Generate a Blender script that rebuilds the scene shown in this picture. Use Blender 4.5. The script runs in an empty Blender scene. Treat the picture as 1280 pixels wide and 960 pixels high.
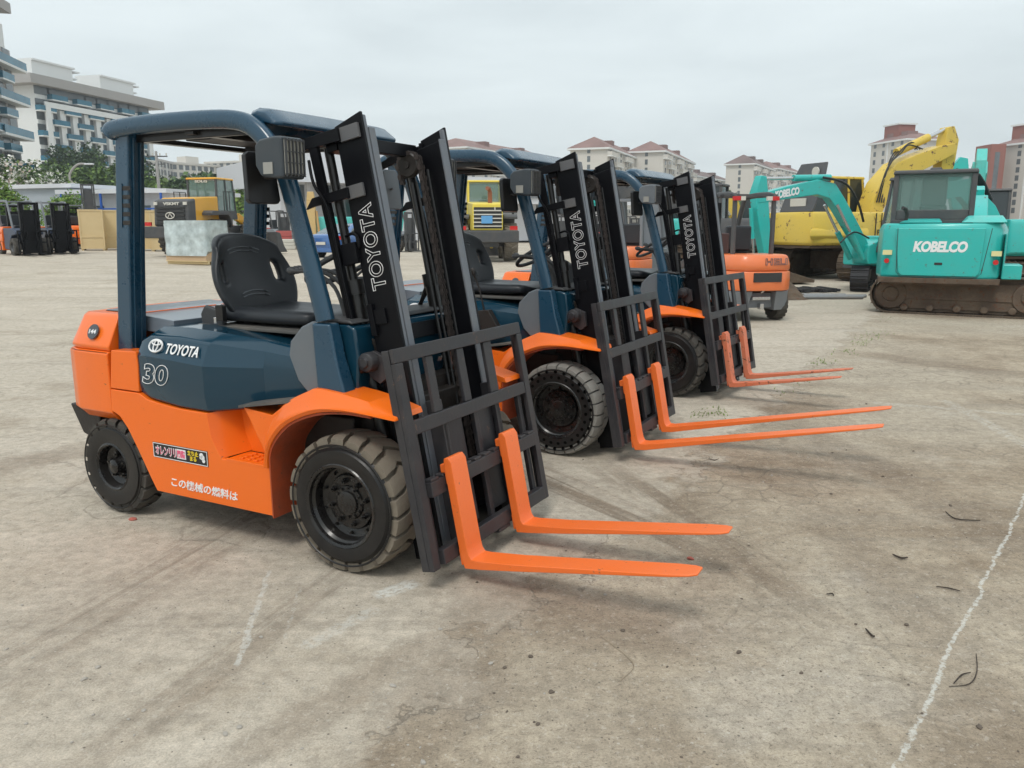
import bpy, bmesh, math, random
from mathutils import Vector, Matrix, Euler, noise as mnoise
PI = math.pi
R = math.radians
sc = bpy.context.scene
COL = sc.collection
rnd = random.Random(7)

# ------------------------------------------------------------------ materials
MATS = {}
def mat(name, col, rough=.5, metal=0., bump=0., bscale=40., dirt=0., dirtcol=(.32, .27, .21), dscale=3., coat=0., spec=.5,
        var=0., alpha=1., trans=0., emit=None, wear=0., wearcol=(.12, .05, .025), wscale=14.):
    if name in MATS: return MATS[name]
    m = bpy.data.materials.new(name); m.use_nodes = True
    nt = m.node_tree; N = nt.nodes; L = nt.links
    b = N['Principled BSDF']
    b.inputs['Roughness'].default_value = rough
    b.inputs['Metallic'].default_value = metal
    b.inputs['Coat Weight'].default_value = coat
    b.inputs['Coat Roughness'].default_value = .08
    b.inputs['Specular IOR Level'].default_value = spec
    b.inputs['Alpha'].default_value = alpha
    b.inputs['Transmission Weight'].default_value = trans
    if emit:
        b.inputs['Emission Color'].default_value = (*emit[0], 1); b.inputs['Emission Strength'].default_value = emit[1]
    tc = N.new('ShaderNodeTexCoord')
    src = None
    rgb = N.new('ShaderNodeRGB'); rgb.outputs[0].default_value = (*col, 1); src = rgb.outputs[0]
    def noise(scale, det=6, rg=.6):
        n = N.new('ShaderNodeTexNoise'); n.inputs['Scale'].default_value = scale
        n.inputs['Detail'].default_value = det; n.inputs['Roughness'].default_value = rg
        L.new(tc.outputs['Object'], n.inputs['Vector']); return n
    def ramp(s, a, bb, va=0., vb=1.):
        r = N.new('ShaderNodeMapRange'); r.inputs[1].default_value = a; r.inputs[2].default_value = bb
        r.inputs[3].default_value = va; r.inputs[4].default_value = vb; L.new(s, r.inputs[0]); return r.outputs[0]
    def mix(f, a, c):
        x = N.new('ShaderNodeMix'); x.data_type = 'RGBA'
        L.new(f, x.inputs[0]); L.new(a, x.inputs[6])
        if isinstance(c, tuple): x.inputs[7].default_value = (*c, 1)
        else: L.new(c, x.inputs[7])
        return x.outputs[2]
    if var:
        n = noise(dscale*.7, 4)
        hs = N.new('ShaderNodeHueSaturation'); L.new(src, hs.inputs['Color'])
        L.new(ramp(n.outputs[0], .3, .7, 1-var, 1+var), hs.inputs['Value']); src = hs.outputs[0]
    if dirt:
        n = noise(dscale, 8, .68)
        f = ramp(n.outputs[0], .42, .78, dirt*.25, dirt)
        src = mix(f, src, dirtcol)
        L.new(ramp(n.outputs[0], .4, .75, rough, min(1, rough+.35*dirt+.1)), b.inputs['Roughness'])
    if wear:
        n = noise(wscale, 10, .75)
        f = ramp(n.outputs[0], .66-wear*.3, .685-wear*.3)
        src = mix(f, src, wearcol)
    L.new(src, b.inputs['Base Color'])
    if bump:
        n = noise(bscale, 8, .6)
        bp = N.new('ShaderNodeBump'); bp.inputs['Strength'].default_value = bump; bp.inputs['Distance'].default_value = .01
        L.new(n.outputs[0], bp.inputs['Height']); L.new(bp.outputs[0], b.inputs['Normal'])
    MATS[name] = m
    return m

# ------------------------------------------------------------------ mesh builder
class MB:
    def __init__(s): s.v = []; s.f = []; s.mi = []; s.cur = 0; s.M = None
    def add(s, vs, fs):
        o = len(s.v)
        if s.M is not None: vs = [s.M @ Vector(p) for p in vs]
        s.v.extend([tuple(p) for p in vs])
        for f in fs: s.f.append([i+o for i in f]); s.mi.append(s.cur)
        return s
    def box(s, x0, x1, y0, y1, z0, z1):
        v = [(x0,y0,z0),(x1,y0,z0),(x1,y1,z0),(x0,y1,z0),(x0,y0,z1),(x1,y0,z1),(x1,y1,z1),(x0,y1,z1)]
        return s.add(v, [(0,3,2,1),(4,5,6,7),(0,1,5,4),(1,2,6,5),(2,3,7,6),(3,0,4,7)])
    def prism(s, pts, y0, y1, ax='y'):
        # polygon in the plane across the axis, extruded along it
        n = len(pts)
        def P(a, b, c):
            return {'y': (a, c, b), 'x': (c, a, b), 'z': (a, b, c)}[ax]
        v = [P(a, b, y0) for a, b in pts]+[P(a, b, y1) for a, b in pts]
        return s.add(v, [tuple(range(n))[::-1], tuple(range(n, 2*n))]+[(i, (i+1) % n, n+(i+1) % n, n+i) for i in range(n)])
    def loft(s, rings, closed=True, caps=True):
        n = len(rings[0]); v = [p for r in rings for p in r]; f = []
        for k in range(len(rings)-1):
            for i in range(n if closed else n-1):
                j = (i+1) % n
                f.append((k*n+i, k*n+j, (k+1)*n+j, (k+1)*n+i))
        if caps and closed: f += [tuple(range(n))[::-1], tuple((len(rings)-1)*n+i for i in range(n))]
        return s.add(v, f)
    def tube(s, pts, r, n=8, rx=None, up=(0, 1, 0), caps=True, sq=0):
        # sweep; r may be a list; rx = half-width along "up" (rounded rectangle when sq)
        pts = [Vector(p) for p in pts]; rings = []
        for k, p in enumerate(pts):
            a = pts[max(0, k-1)]; b = pts[min(len(pts)-1, k+1)]
            t = (b-a).normalized()
            u = Vector(up)
            if abs(t.dot(u)) > .98: u = Vector((1, 0, 0)) if abs(t.x) < .9 else Vector((0, 0, 1))
            u = (u-t*t.dot(u)).normalized(); w = t.cross(u)
            rr = r[k] if isinstance(r, (list, tuple)) else r
            ru = rr if rx is None else rx
            ring = []
            for i in range(n):
                an = 2*PI*(i+.5)/n; c, q = math.cos(an), math.sin(an)
                if sq:
                    e = sq; c = math.copysign(abs(c)**e, c); q = math.copysign(abs(q)**e, q)
                ring.append(p+u*c*ru+w*q*rr)
            rings.append(ring)
        return s.loft(rings, True, caps)
    def cyl(s, a, b, r, n=16, r2=None): return s.tube([a, b], [r, r if r2 is None else r2], n)
    def lathe(s, prof, c=(0, 0, 0), ax='y', n=32, closed=False, nocap=False):
        # prof = (radius, axial) pairs
        rings = []
        for r, h in prof:
            ring = []
            for i in range(n):
                a = 2*PI*i/n; p = r*math.cos(a); q = r*math.sin(a)
                ring.append({'y': (c[0]+p, c[1]+h, c[2]+q), 'x': (c[0]+h, c[1]+p, c[2]+q), 'z': (c[0]+p, c[1]+q, c[2]+h)}[ax])
            rings.append(ring)
        if closed: rings.append(rings[0])
        return s.loft(rings, True, not closed and not nocap)
    def build(s, name, mats, parent=None, bevel=0, seg=2, smooth=40, loc=None, rot=None, flat=False):
        me = bpy.data.meshes.new(name)
        me.from_pydata(s.v, [], s.f)
        for m in (mats if isinstance(mats, (list, tuple)) else [mats]): me.materials.append(m)
        if s.mi: me.polygons.foreach_set('material_index', s.mi)
        bm = bmesh.new(); bm.from_mesh(me); bmesh.ops.recalc_face_normals(bm, faces=bm.faces); bm.to_mesh(me); bm.free()
        if not flat:
            me.polygons.foreach_set('use_smooth', [True]*len(me.polygons))
            me.set_sharp_from_angle(angle=R(smooth))
        me.update()
        o = bpy.data.objects.new(name, me); COL.objects.link(o)
        if parent: o.parent = parent
        if loc: o.location = loc
        if rot: o.rotation_euler = rot
        if bevel:
            b = o.modifiers.new('bevel', 'BEVEL'); b.width = bevel; b.segments = seg; b.limit_method = 'ANGLE'
            b.angle_limit = R(38); b.harden_normals = True
        return o

def build_split(mb, name, mats, parent=None, **kw):
    """every separate piece of the builder becomes an object of its own"""
    n = len(mb.v); par = list(range(n))
    def find(a):
        while par[a] != a: par[a] = par[par[a]]; a = par[a]
        return a
    for f in mb.f:
        r0 = find(f[0])
        for i in f[1:]: par[find(i)] = r0
    groups = {}
    for k, f in enumerate(mb.f): groups.setdefault(find(f[0]), []).append(k)
    out = []
    for ks in groups.values():
        q = MB(); mp = {}
        for k in ks:
            for i in mb.f[k]:
                if i not in mp: mp[i] = len(q.v); q.v.append(mb.v[i])
            q.f.append([mp[i] for i in mb.f[k]]); q.mi.append(mb.mi[k])
        out.append(q.build(name, mats, parent, **kw))
    return out

def tag(o, label=None, cat=None, group=None, kind=None):
    if label: o['label'] = label
    if cat: o['category'] = cat
    if group: o['group'] = group
    if kind: o['kind'] = kind
    return o
def thing(name, label, cat, loc=(0, 0, 0), rz=0, group=None):
    o = bpy.data.objects.new(name, None); COL.objects.link(o); o.empty_display_size = .3
    o.location = loc; o.rotation_euler = (0, 0, rz)
    return tag(o, label, cat, group)
def dup(o, loc=None, rz=None, label=None, scale=None):
    def cp(a, par):
        c = a.copy(); COL.objects.link(c); c.parent = par
        for ch in kids.get(a.name, []): cp(ch, c)
        return c
    kids = {}
    for q in list(o.children_recursive): kids.setdefault(q.parent.name, []).append(q)
    r = cp(o, None)
    if loc is not None: r.location = loc
    if rz is not None: r.rotation_euler = (0, 0, rz)
    if scale: r.scale = (scale,)*3
    if label: r['label'] = label
    return r

def text(name, body, m, parent, o, ex, ey, W, H, outline=0, weight=0, shear=0, depth=.002, mirror=False, scale_fit=True, spacing=1.0):
    """letters as raised geometry: o = centre, ex = reading direction, ey = up, in the parent's space"""
    cu = bpy.data.curves.new(name, 'FONT'); cu.body = body; cu.size = 1; cu.align_x = 'CENTER'; cu.align_y = 'CENTER'
    cu.resolution_u = 4; cu.shear = shear; cu.space_character = spacing
    if outline: cu.fill_mode = 'NONE'; cu.bevel_depth = outline; cu.bevel_resolution = 1; cu.offset = weight
    else: cu.offset = weight; cu.extrude = .01
    t = bpy.data.objects.new(name, cu); COL.objects.link(t)
    bpy.context.view_layer.update()
    dg = bpy.context.evaluated_depsgraph_get()
    me = bpy.data.meshes.new_from_object(t.evaluated_get(dg))
    bpy.data.objects.remove(t); 
    xs = [v.co.x for v in me.vertices]; ys = [v.co.y for v in me.vertices]
    x0, x1, y0, y1 = min(xs), max(xs), min(ys), max(ys)
    ex = Vector(ex).normalized(); ey = Vector(ey).normalized(); ez = ex.cross(ey); o = Vector(o)
    sx = W/(x1-x0); sy = H/(y1-y0)
    for v in me.vertices:
        v.co = o+ex*(v.co.x-(x0+x1)/2)*sx+ey*(v.co.y-(y0+y1)/2)*sy+ez*(v.co.z*(depth/.01 if not outline else min(sx, sy)))
    me.materials.clear(); me.materials.append(m)
    ob = bpy.data.objects.new(name, me); COL.objects.link(ob); ob.parent = parent
    return ob

def arc(cx, cz, r, a0, a1, n):
    return [(cx+r*math.cos(R(a0+(a1-a0)*i/n)), cz+r*math.sin(R(a0+(a1-a0)*i/n))) for i in range(n+1)]
def smooth_path(pts, n=6):
    P = [Vector(p) for p in pts]; out = []
    for i in range(len(P)-1):
        a = P[max(0, i-1)]; b = P[i]; c = P[i+1]; d = P[min(len(P)-1, i+2)]
        for k in range(n):
            t = k/n
            out.append(.5*((2*b)+(c-a)*t+(2*a-5*b+4*c-d)*t*t+(3*b-a-3*c+d)*t*t*t))
    out.append(P[-1]); return out

# ------------------------------------------------------------------ camera (fitted to the photograph)
cam = bpy.data.cameras.new('camera'); co = bpy.data.objects.new('camera', cam); COL.objects.link(co)
co.location = (0, 0, 1.6297); co.rotation_euler = Euler((R(90-11.0514), 0, 0), 'XYZ')
co.rotation_euler = (Matrix.Rotation(R(90-11.0514), 3, 'X') @ Matrix.Rotation(R(-.0694), 3, 'Z')).to_euler()
cam.sensor_fit = 'HORIZONTAL'; cam.sensor_width = 36; cam.lens = 36*1004.136/1280
cam.clip_start = .05; cam.clip_end = 6000
sc.camera = co
def sstep(a, b, x):
    t = max(0, min(1, (x-a)/(b-a))); return t*t*(3-2*t)
def gz(x, y):
    """gentle rise of the yard away from the camera, a little more towards the left"""
    t = max(0, y-15)/20
    k = sstep(0, 1, min(1, t/1.0)) if t < 1 else 1
    s = .24-.0145*max(-28, min(14, x))
    return k*s
def ray(px, py):
    F = 1004.136; th = R(11.0514); ro = R(.0694)
    X = (px-640)/F; Y = (480-py)/F
    x = X*math.cos(ro)+Y*math.sin(ro); u = -X*math.sin(ro)+Y*math.cos(ro)
    return Vector((x, math.cos(th)+u*math.sin(th), -math.sin(th)+u*math.cos(th)))
def at(px, Y, py=None):
    """surveyed spot: the bearing of photo column px at distance Y, set on the ground (or at the height of row py)"""
    r = ray(px, 300 if py is None else py); r = r*(Y/r.y)
    return Vector((r.x, Y, gz(r.x, Y) if py is None else r.z+1.6297))
def ground_at(px, py):
    r = ray(px, py); t = -1.6297/r.z; return Vector((r.x*t, r.y*t, 0))
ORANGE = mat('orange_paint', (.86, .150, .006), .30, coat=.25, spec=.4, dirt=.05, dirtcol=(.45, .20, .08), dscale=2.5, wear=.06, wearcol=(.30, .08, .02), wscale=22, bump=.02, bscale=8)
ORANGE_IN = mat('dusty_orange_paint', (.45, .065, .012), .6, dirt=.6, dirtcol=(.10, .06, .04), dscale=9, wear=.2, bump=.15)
FORKOR = mat('fork_orange_paint', (.86, .155, .018), .38, spec=.6, bump=.14, bscale=25, dirt=.12, dirtcol=(.45, .22, .12), dscale=6, wear=.10, wearcol=(.28, .10, .05), wscale=30)
FORKOLD = mat('faded_fork_paint', (.66, .15, .06), .55, bump=.12, bscale=25, dirt=.35, dscale=6, wear=.3)
BLUE = mat('dark_teal_blue_paint', (.004, .036, .064), .09, spec=.5, coat=.18, bump=.012, bscale=6, dirt=.06, dirtcol=(.05, .07, .09), dscale=2)
BLUEG = mat('blue_guard_paint', (.008, .048, .090), .26, coat=.4, dirt=.12, dirtcol=(.05, .075, .10), dscale=5, bump=.02, bscale=10)
BLACKP = mat('black_gloss_paint', (.004, .0045, .006), .28, spec=.4, coat=.1, bump=.05, bscale=20, dirt=.05, dscale=5)
MASTP = mat('black_mast_paint', (.003, .0033, .005), .36, spec=.16, coat=.0, bump=.06, bscale=30, dirt=.03, dirtcol=(.12, .11, .10), dscale=4)
FLANGE = mat('worn_flange_steel', (.13, .15, .18), .42, metal=.25, bump=.08, bscale=30, dirt=.3, dscale=8)
CARR = mat('carriage_dark_paint', (.016, .017, .022), .42, bump=.12, bscale=35, dirt=.3, dirtcol=(.13, .11, .10), dscale=7, wear=.12, wearcol=(.10, .06, .045))
GREASE = mat('greasy_black_steel', (.012, .010, .009), .45, bump=.3, bscale=40, dirt=.3, dirtcol=(.05, .035, .025), dscale=12)
CHAINM = mat('chain_steel', (.075, .068, .066), .45, metal=.6, bump=.2, bscale=60, dirt=.25, dirtcol=(.12, .06, .04), dscale=2.2)
HOLE = mat('drilled_hole', (.0008, .0008, .0008), .9, spec=.05)
COVERG = mat('radiator_cover_grey', (.16, .19, .225), .35, coat=.3)
RUBBER = mat('black_painted_sidewall', (.006, .006, .007), .36, spec=.4, bump=.12, bscale=30, dirt=.05, dscale=10)
TREADD = mat('dusty_tread', (.19, .16, .122), .9, bump=.5, bscale=25, dirt=.35, dirtcol=(.10, .085, .07), dscale=8)
TREADG = mat('grey_tread', (.235, .225, .205), .9, bump=.4, bscale=25, dirt=.3, dirtcol=(.16, .14, .12), dscale=8)
TREADK = mat('dark_tread', (.045, .042, .038), .85, bump=.5, bscale=25, dirt=.5, dirtcol=(.15, .13, .105), dscale=7)
RIMK = mat('black_rim_paint', (.004, .004, .005), .25, coat=.25, spec=.4, bump=.1, bscale=40, dirt=.05, dscale=12)
LAMPG = mat('lamp_housing_grey', (.026, .038, .050), .42, bump=.06, bscale=90, dirt=.1, dscale=5)
PLAST = mat('dark_grey_plastic', (.030, .035, .042), .5, bump=.08, bscale=90, dirt=.15, dscale=5)
GREYP = mat('grey_plastic_panel', (.115, .135, .155), .5, bump=.05, bscale=60, dirt=.15, dscale=5)
VINYL = mat('black_vinyl', (.014, .018, .024), .38, bump=.06, bscale=120, dirt=.12, dirtcol=(.10, .09, .08), dscale=5)
MATT = mat('rubber_floor_mat', (.055, .058, .06), .8, bump=.3, bscale=80, dirt=.4, dscale=6)
LENS = mat('lamp_lens', (.27, .26, .23), .12, spec=.8, coat=.6)
CHROME = mat('bright_metal', (.6, .6, .6), .25, metal=.9)
RED = mat('red_plastic', (.55, .015, .015), .3)
WHITE = mat('white_vinyl_letter', (.80, .80, .80), .45)
STKBK = mat('sticker_black', (.012, .012, .014), .4)
PINK = mat('sticker_pink', (.75, .12, .22), .4)
YEL = mat('sticker_yellow', (.85, .62, .03), .4)
GREYST = mat('badge_grey', (.06, .07, .08), .4)
GLASS = mat('tinted_glass', (.10, .16, .15), .06, spec=.7, trans=.0, alpha=.45)
GLASSK = mat('dark_window_glass', (.02, .028, .03), .08, spec=.7)
HOSE = mat('rubber_hose', (.012, .012, .013), .45)
# ------------------------------------------------------------------ forklift wheels
def wheel(parent, x, y, r, w, side, rim_r, tread, style='lug', nl=24, front=True):
    """side = -1: outer face towards -y. Tyre + rim > hub"""
    s = side
    t = MB(); ro = r-.028
    prof = [(rim_r, .0), (rim_r+.012, -.006), (r*.80, -.004), (ro-.035, .002), (ro-.012, .018), (ro, .04), (ro, w-.04), (ro-.012, w-.018), (ro-.035, w), (rim_r, w)]
    t.cur = 0; t.lathe([(a, -s*b) for a, b in prof], (0, 0, 0), 'y', 56, closed=True)
    t.lathe([(r*.86, s*.003), (r*.87, s*.007), (r*.885, s*.007), (r*.895, s*.001)], (0,0,0), 'y', 56, nocap=True)
    # faces whose radius is near ro become tread
    t.mi = [1 if all(abs(math.hypot(t.v[i][0], t.v[i][2])-ro) < .016 for i in f) and sum(abs(t.v[i][1]) for i in f)/len(f) > .012 else 0 for f in t.f]
    t.cur = 1
    gap = .25 if style != 'block' else .13
    for row in range(2):
        for i in range(nl):
            a0 = 2*PI*(i+(0 if row == 0 else .5))/nl; da = 2*PI/nl*(1-gap)
            ya, yb = (.010, w*.50) if row == 0 else (w*.50, w-.010)
            if style == 'block': ya, yb = (.006, w*.48) if row == 0 else (w*.52, w-.006)
            K = 3; v = []; f = []
            skew = (.45 if row == 0 else -.45)*2*PI/nl if style == 'lug' else 0
            for k in range(K+1):
                yy = ya+(yb-ya)*k/K
                edge = min(yy, w-yy)
                drop = .022*max(0, 1-edge/.03)**2
                sk = skew*((k/K)**2 if row == 0 else (1-(k/K))**2*-1+1)
                if style == 'lug' and k in (1,): sk += .08*2*PI/nl
                for j in range(4):
                    an = a0+da*j/3+sk+(.05*da if j in (1, 2) and k == 1 else 0)
                    for rr in (ro-.045, r-drop-(.002 if j in (0, 3) else 0)): v.append((rr*math.cos(an), -s*yy, rr*math.sin(an)))
            for k in range(K):
                for j in range(3):
                    a = k*8+j*2; b = a+2; c = a+8; d = a+10
                    f.append((a+1, b+1, d+1, c+1))
            for k in range(K):
                a = k*8; f.append((a, a+1, a+9, a+8)); a = k*8+6; f.append((a, a+1, a+9, a+8))
            for j in range(3):
                a = j*2; f.append((a, a+1, a+3, a+2)); a = K*8+j*2; f.append((a, a+1, a+3, a+2))
            t.add(v, f)
    if style == 'block':
        t.cur = 2
        for ring, nn in ((r*.72, 26), (r*.84, 26)):
            for i in range(nn):
                a = 2*PI*(i+(.5 if ring > r*.8 else 0))/nn
                c = (ring*math.cos(a), s*.0055, ring*math.sin(a))
                t.lathe([(.001, s*.001), (.0115, s*.001), (.0125, -s*.004)], c, 'y', 10)
    ty = t.build('tyre', [RUBBER, tread, HOLE], parent, smooth=35, loc=(x, y, r))
    m = MB()
    if front:
        pr = [(rim_r+.010, .004), (rim_r+.004, .010), (rim_r-.010, .004), (rim_r-.014, -.012), (rim_r-.006, -.016), (rim_r-.020, -.03), (rim_r-.026, -.075),
              (rim_r*.70, -.085), (rim_r*.66, -.07), (rim_r*.42, -.07), (rim_r*.40, -.062), (.060, -.058), (.058, -.045), (.040, -.040), (.001, -.038)]
    else:
        pr = [(rim_r+.010, .003), (rim_r-.002, .008), (rim_r-.012, .0), (rim_r-.022, -.045), (rim_r*.62, -.06), (rim_r*.58, -.05), (rim_r*.45, -.05), (.045, -.025), (.040, -.004), (.025, .004), (.001, .006)]
    m.lathe([(a, s*b) for a, b in pr], (0, 0, 0), 'y', 48, nocap=True)
    h = m
    nb, rb = (8, rim_r*.53) if front else (5, rim_r*.5)
    for i in range(nb):
        a = 2*PI*(i+.3)/nb; c = Vector((rb*math.cos(a), s*(-.07 if front else -.05), rb*math.sin(a)))
        h.cyl(c, c+Vector((0, s*.022, 0)), .0145, 6); h.cyl(c+Vector((0, s*.02, 0)), c+Vector((0, s*.034, 0)), .007, 8)
    if front:
        for i in range(12):
            a = 2*PI*i/12; c = Vector((.072*math.cos(a), s*-.062, .072*math.sin(a))); h.cyl(c, c+Vector((0, s*.012, 0)), .007, 6)
        for i in range(10):
            a = 2*PI*(i+.5)/10; c = Vector((rim_r*.78*math.cos(a), s*-.08, rim_r*.78*math.sin(a))); h.cyl(c, c+Vector((0, s*.015, 0)), .008, 6)
    m.build('rim', RIMK, ty, smooth=30)
    return ty

# ------------------------------------------------------------------ the orange and blue forklift
def forklift(label, loc, yaw, tilt, lift, fork_y, fork_len, fork_slope, tread=TREADD, tstyle='lug', forkmat=FORKOR, variant=0, cwmat=ORANGE):
    T = thing('forklift', label, 'forklift', (loc[0], loc[1], 0), R(yaw), 'orange and blue forklifts parked in a row')
    t = R(tilt)
    # ---- chassis
    for s in (-1, 1):
        b = MB()
        y0, y1 = sorted((s*.545, s*.582))
        low = [(-1.645, .742), (-1.655, .618), (-1.59, .593), (-1.53, .53), (-1.46, .42), (-1.364, .255), (-1.326, .196), (-.441, .200), (-.445, .30), (-.464, .455), (-.80, .455),
               (-.865, .56), (-.885, .685), (-1.10, .688), (-1.24, .700), (-1.34, .712), (-1.405, .742)]
        b.prism(low, y0, y1)
        b.prism([(-1.645, .748), (-1.405, .748), (-1.395, .90), (-1.40, .972), (-1.61, .965)], *sorted((s*.47, s*.582)))
        # recess wall behind the step and sloped edge
        yi = s*.40
        b.prism([(-.88, .46), (-.47, .46), (-.47, .765), (-.62, .735), (-.90, .70)], *sorted((yi, yi+s*.02)))
        b.add([(-.885, s*.58, .685), (-.865, s*.58, .56), (-.80, s*.58, .455), (-.74, yi, .47), (-.78, yi, .56), (-.80, yi, .70)], [(0, 1, 4, 5), (1, 2, 3, 4)])
        b.build('side_panel', ORANGE, T, bevel=.006)
        st = MB(); st.box(-.76, -.44, *sorted((s*.425, s*.583)), .448, .462)
        for i in range(5):
            for j in range(4):
                st.box(-.70+i*.05, -.675+i*.05, *sorted((s*(.45+j*.03), s*(.465+j*.03))), .462, .468)
        st.prism([(-.46, .20), (-.44, .20), (-.44, .455), (-.462, .455)], *sorted((s*.38, s*.584)))
        st.build('step', ORANGE, T, bevel=.002)
        # fender: arched band with a flat wide lip and an inner liner
        f = MB(); yo = s*.615; yin = s*.40
        path = [(-.445, .46), (-.435, .54), (-.39, .62), (-.31, .695), (-.20, .75), (-.08, .785), (.06, .800), (.20, .797), (.345, .790)]
        top = [(-.505, .50), (-.48, .62), (-.42, .72), (-.335, .80), (-.20, .865), (-.13, .885), (.06, .868), (.20, .845), (.335, .812)]
        sm3 = lambda Q: [(p_.x, p_.z) for p_ in smooth_path([(a, 0, c) for a, c in Q], 4)]
        path, top = sm3(path), sm3(top)
        n = len(path); v = []
        for (a, c), (p, q) in zip(path, top):
            v += [(a, yo, c), (a+(p-a)*.18, yo+s*.012, c+(q-c)*.18), (a+(p-a)*.30, yo-s*.004, c+(q-c)*.30), (p*.6+a*.4, yo-s*.020, q*.62+c*.38), (p, yo-s*.045, q), (p, yin, q+.005), (a, yin, c)]
        fs = [(k*7+i, k*7+(i+1) % 7, (k+1)*7+(i+1) % 7, (k+1)*7+i) for k in range(n-1) for i in range(7)]
        fs += [tuple(range(7)), tuple((n-1)*7+i for i in range(7))]
        f.add(v, fs)
        f.prism([(-.50, .50), (-.462, .47), (-.425, .60), (-.34, .69), (-.24, .76), (-.14, .80), (-.13, .88), (-.335, .80), (-.45, .72), (-.64, .74), (-.60, .68)], *sorted((s*.40, s*.56)))
        f.build('fender', ORANGE, T, bevel=.006)
        l = MB(); ap = [(-.43, .20), (-.432, .44), (-.424, .54), (-.38, .612), (-.303, .685), (-.198, .738), (-.08, .772), (.06, .788), (.20, .785)]; ap = sm3(ap)
        l.loft([[(a, s*.606, c), (a, s*.34, c), (a-.008, s*.34, c+.009), (a-.008, s*.606, c+.009)] for a, c in ap])
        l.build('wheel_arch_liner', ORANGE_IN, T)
    # underbody, axles
    u = MB(); u.box(-1.45, -.1, -.36, .36, .22, .70); u.box(-.15, .16, -.30, .30, .22, .80)
    u.cyl((0, -.42, .336), (0, .42, .336), .09, 20); u.cyl((-1.7, -.45, .28), (-1.7, .45, .28), .06, 14); u.box(-1.95, -1.45, -.30, .30, .30, .62)
    u.prism([(-2.13, .60), (-1.86, .60), (-1.86, .48), (-1.93, .40), (-2.03, .43)], -.52, .52)
    u.build('chassis', GREASE, T, bevel=.01)
    # ---- counterweight
    def plan(ins, z, xf=-1.662, back=0):
        P = [(xf, .572-ins), (-1.95, .568-ins), (-2.045+ins*.4, .535-ins), (-2.11+ins+back, .44-ins), (-2.155+ins+back, .22), (-2.165+ins+back, 0)]
        P = P+[(a, -b) for a, b in P[-2::-1]]
        return [(a, b, z) for a, b in P]
    c = MB()
    c.loft([plan(.05, .545), plan(.0, .60), plan(.0, .935), plan(.012, .948)])
    c.loft([plan(.02, .949), plan(.012, .972), plan(.085, 1.13, -1.655), plan(.11, 1.150, -1.65)])
    c.build('counterweight', cwmat, T, bevel=.012, seg=3)
    rc = MB(); rc.prism([(-1.92, 1.1505), (-1.66, 1.1505), (-1.64, 1.05), (-1.33, 1.05), (-1.33, 1.122), (-1.50, 1.135), (-1.90, 1.160)], -.38, .38)
    rc.build('radiator_cover', COVERG, T, bevel=.01)
    # ---- engine hood
    S = [(-1.465, [(.50, .745), (.515, .80), (.515, .92), (.47, .985), (.40, 1.01)]),
         (-1.42, [(.555, .735), (.570, .80), (.570, .945), (.52, 1.03), (.44, 1.06)]),
         (-1.32, [(.568, .712), (.584, .79), (.586, .955), (.535, 1.065), (.45, 1.10)]),
         (-1.10, [(.570, .690), (.586, .77), (.590, .945), (.54, 1.062), (.45, 1.105)]),
         (-.885, [(.570, .687), (.586, .77), (.588, .932), (.535, 1.045), (.44, 1.09)]),
         (-.60, [(.430, .715), (.444, .78), (.450, .925), (.43, 1.01), (.39, 1.06)]),
         (-.27, [(.405, .79), (.42, .81), (.43, .91), (.42, .98), (.38, 1.02)])]
    rings = []
    for x, p in S:
        rings.append([(x, -a, b) for a, b in p]+[(x, a, b) for a, b in p[::-1]])
    h = MB(); h.loft(rings); h.build('engine_hood', BLUE, T, bevel=.016, seg=3, smooth=17)
    fm = MB(); fm.prism([(-.66, .738), (-.30, .80), (-.16, .81), (-.16, .818), (-.30, .812), (-.66, .750)], -.575, -.41); fm.prism([(-.66, .738), (-.30, .80), (-.16, .81), (-.16, .818), (-.30, .812), (-.66, .750)], .41, .575)
    build_split(fm, 'floor_mat', MATT, T)
    ft = MB(); ft.box(-1.24, -.40, -.30, .30, 1.085, 1.104); ft.build('seat_base_plate', MATT, T, bevel=.006)
    # marks on the near side of the hood and counterweight
    for s in (-1, 1):
        ex = (1, 0, -.018) if s < 0 else (-1, 0, .018)
        nrm = Vector((0, s*.88, .42))
        ey = (0, -s*.42, .88)
        text('lettering', 'TOYOTA', WHITE, T, (-1.045, s*.5705, 1.002), ex, ey, .245, .058, weight=.018, shear=.15, depth=.0015)
        e = MB()
        ctr = Vector((-1.245, s*.5695, 1.012)); X = Vector(ex).normalized(); Y = Vector(ey).normalized(); Zn = X.cross(Y)
        def ell(a, b, oy, r=.0048):
            pts = [ctr+X*a*math.cos(q)+Y*(oy+b*math.sin(q))+Zn*.004 for q in [2*PI*i/24 for i in range(25)]]
            e.tube(pts, r, 5, caps=False)
        ell(.050, .034, 0); ell(.016, .031, .0, .004); ell(.033, .012, .016, .004)
        e.build('emblem', WHITE, T)
        text('model_number', '30', WHITE, T, (-1.250, s*.5905, .860), (1, 0, 0) if s < 0 else (-1, 0, 0), (0, 0, 1), .215, .115, outline=.013, weight=.04, shear=.22)
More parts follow.
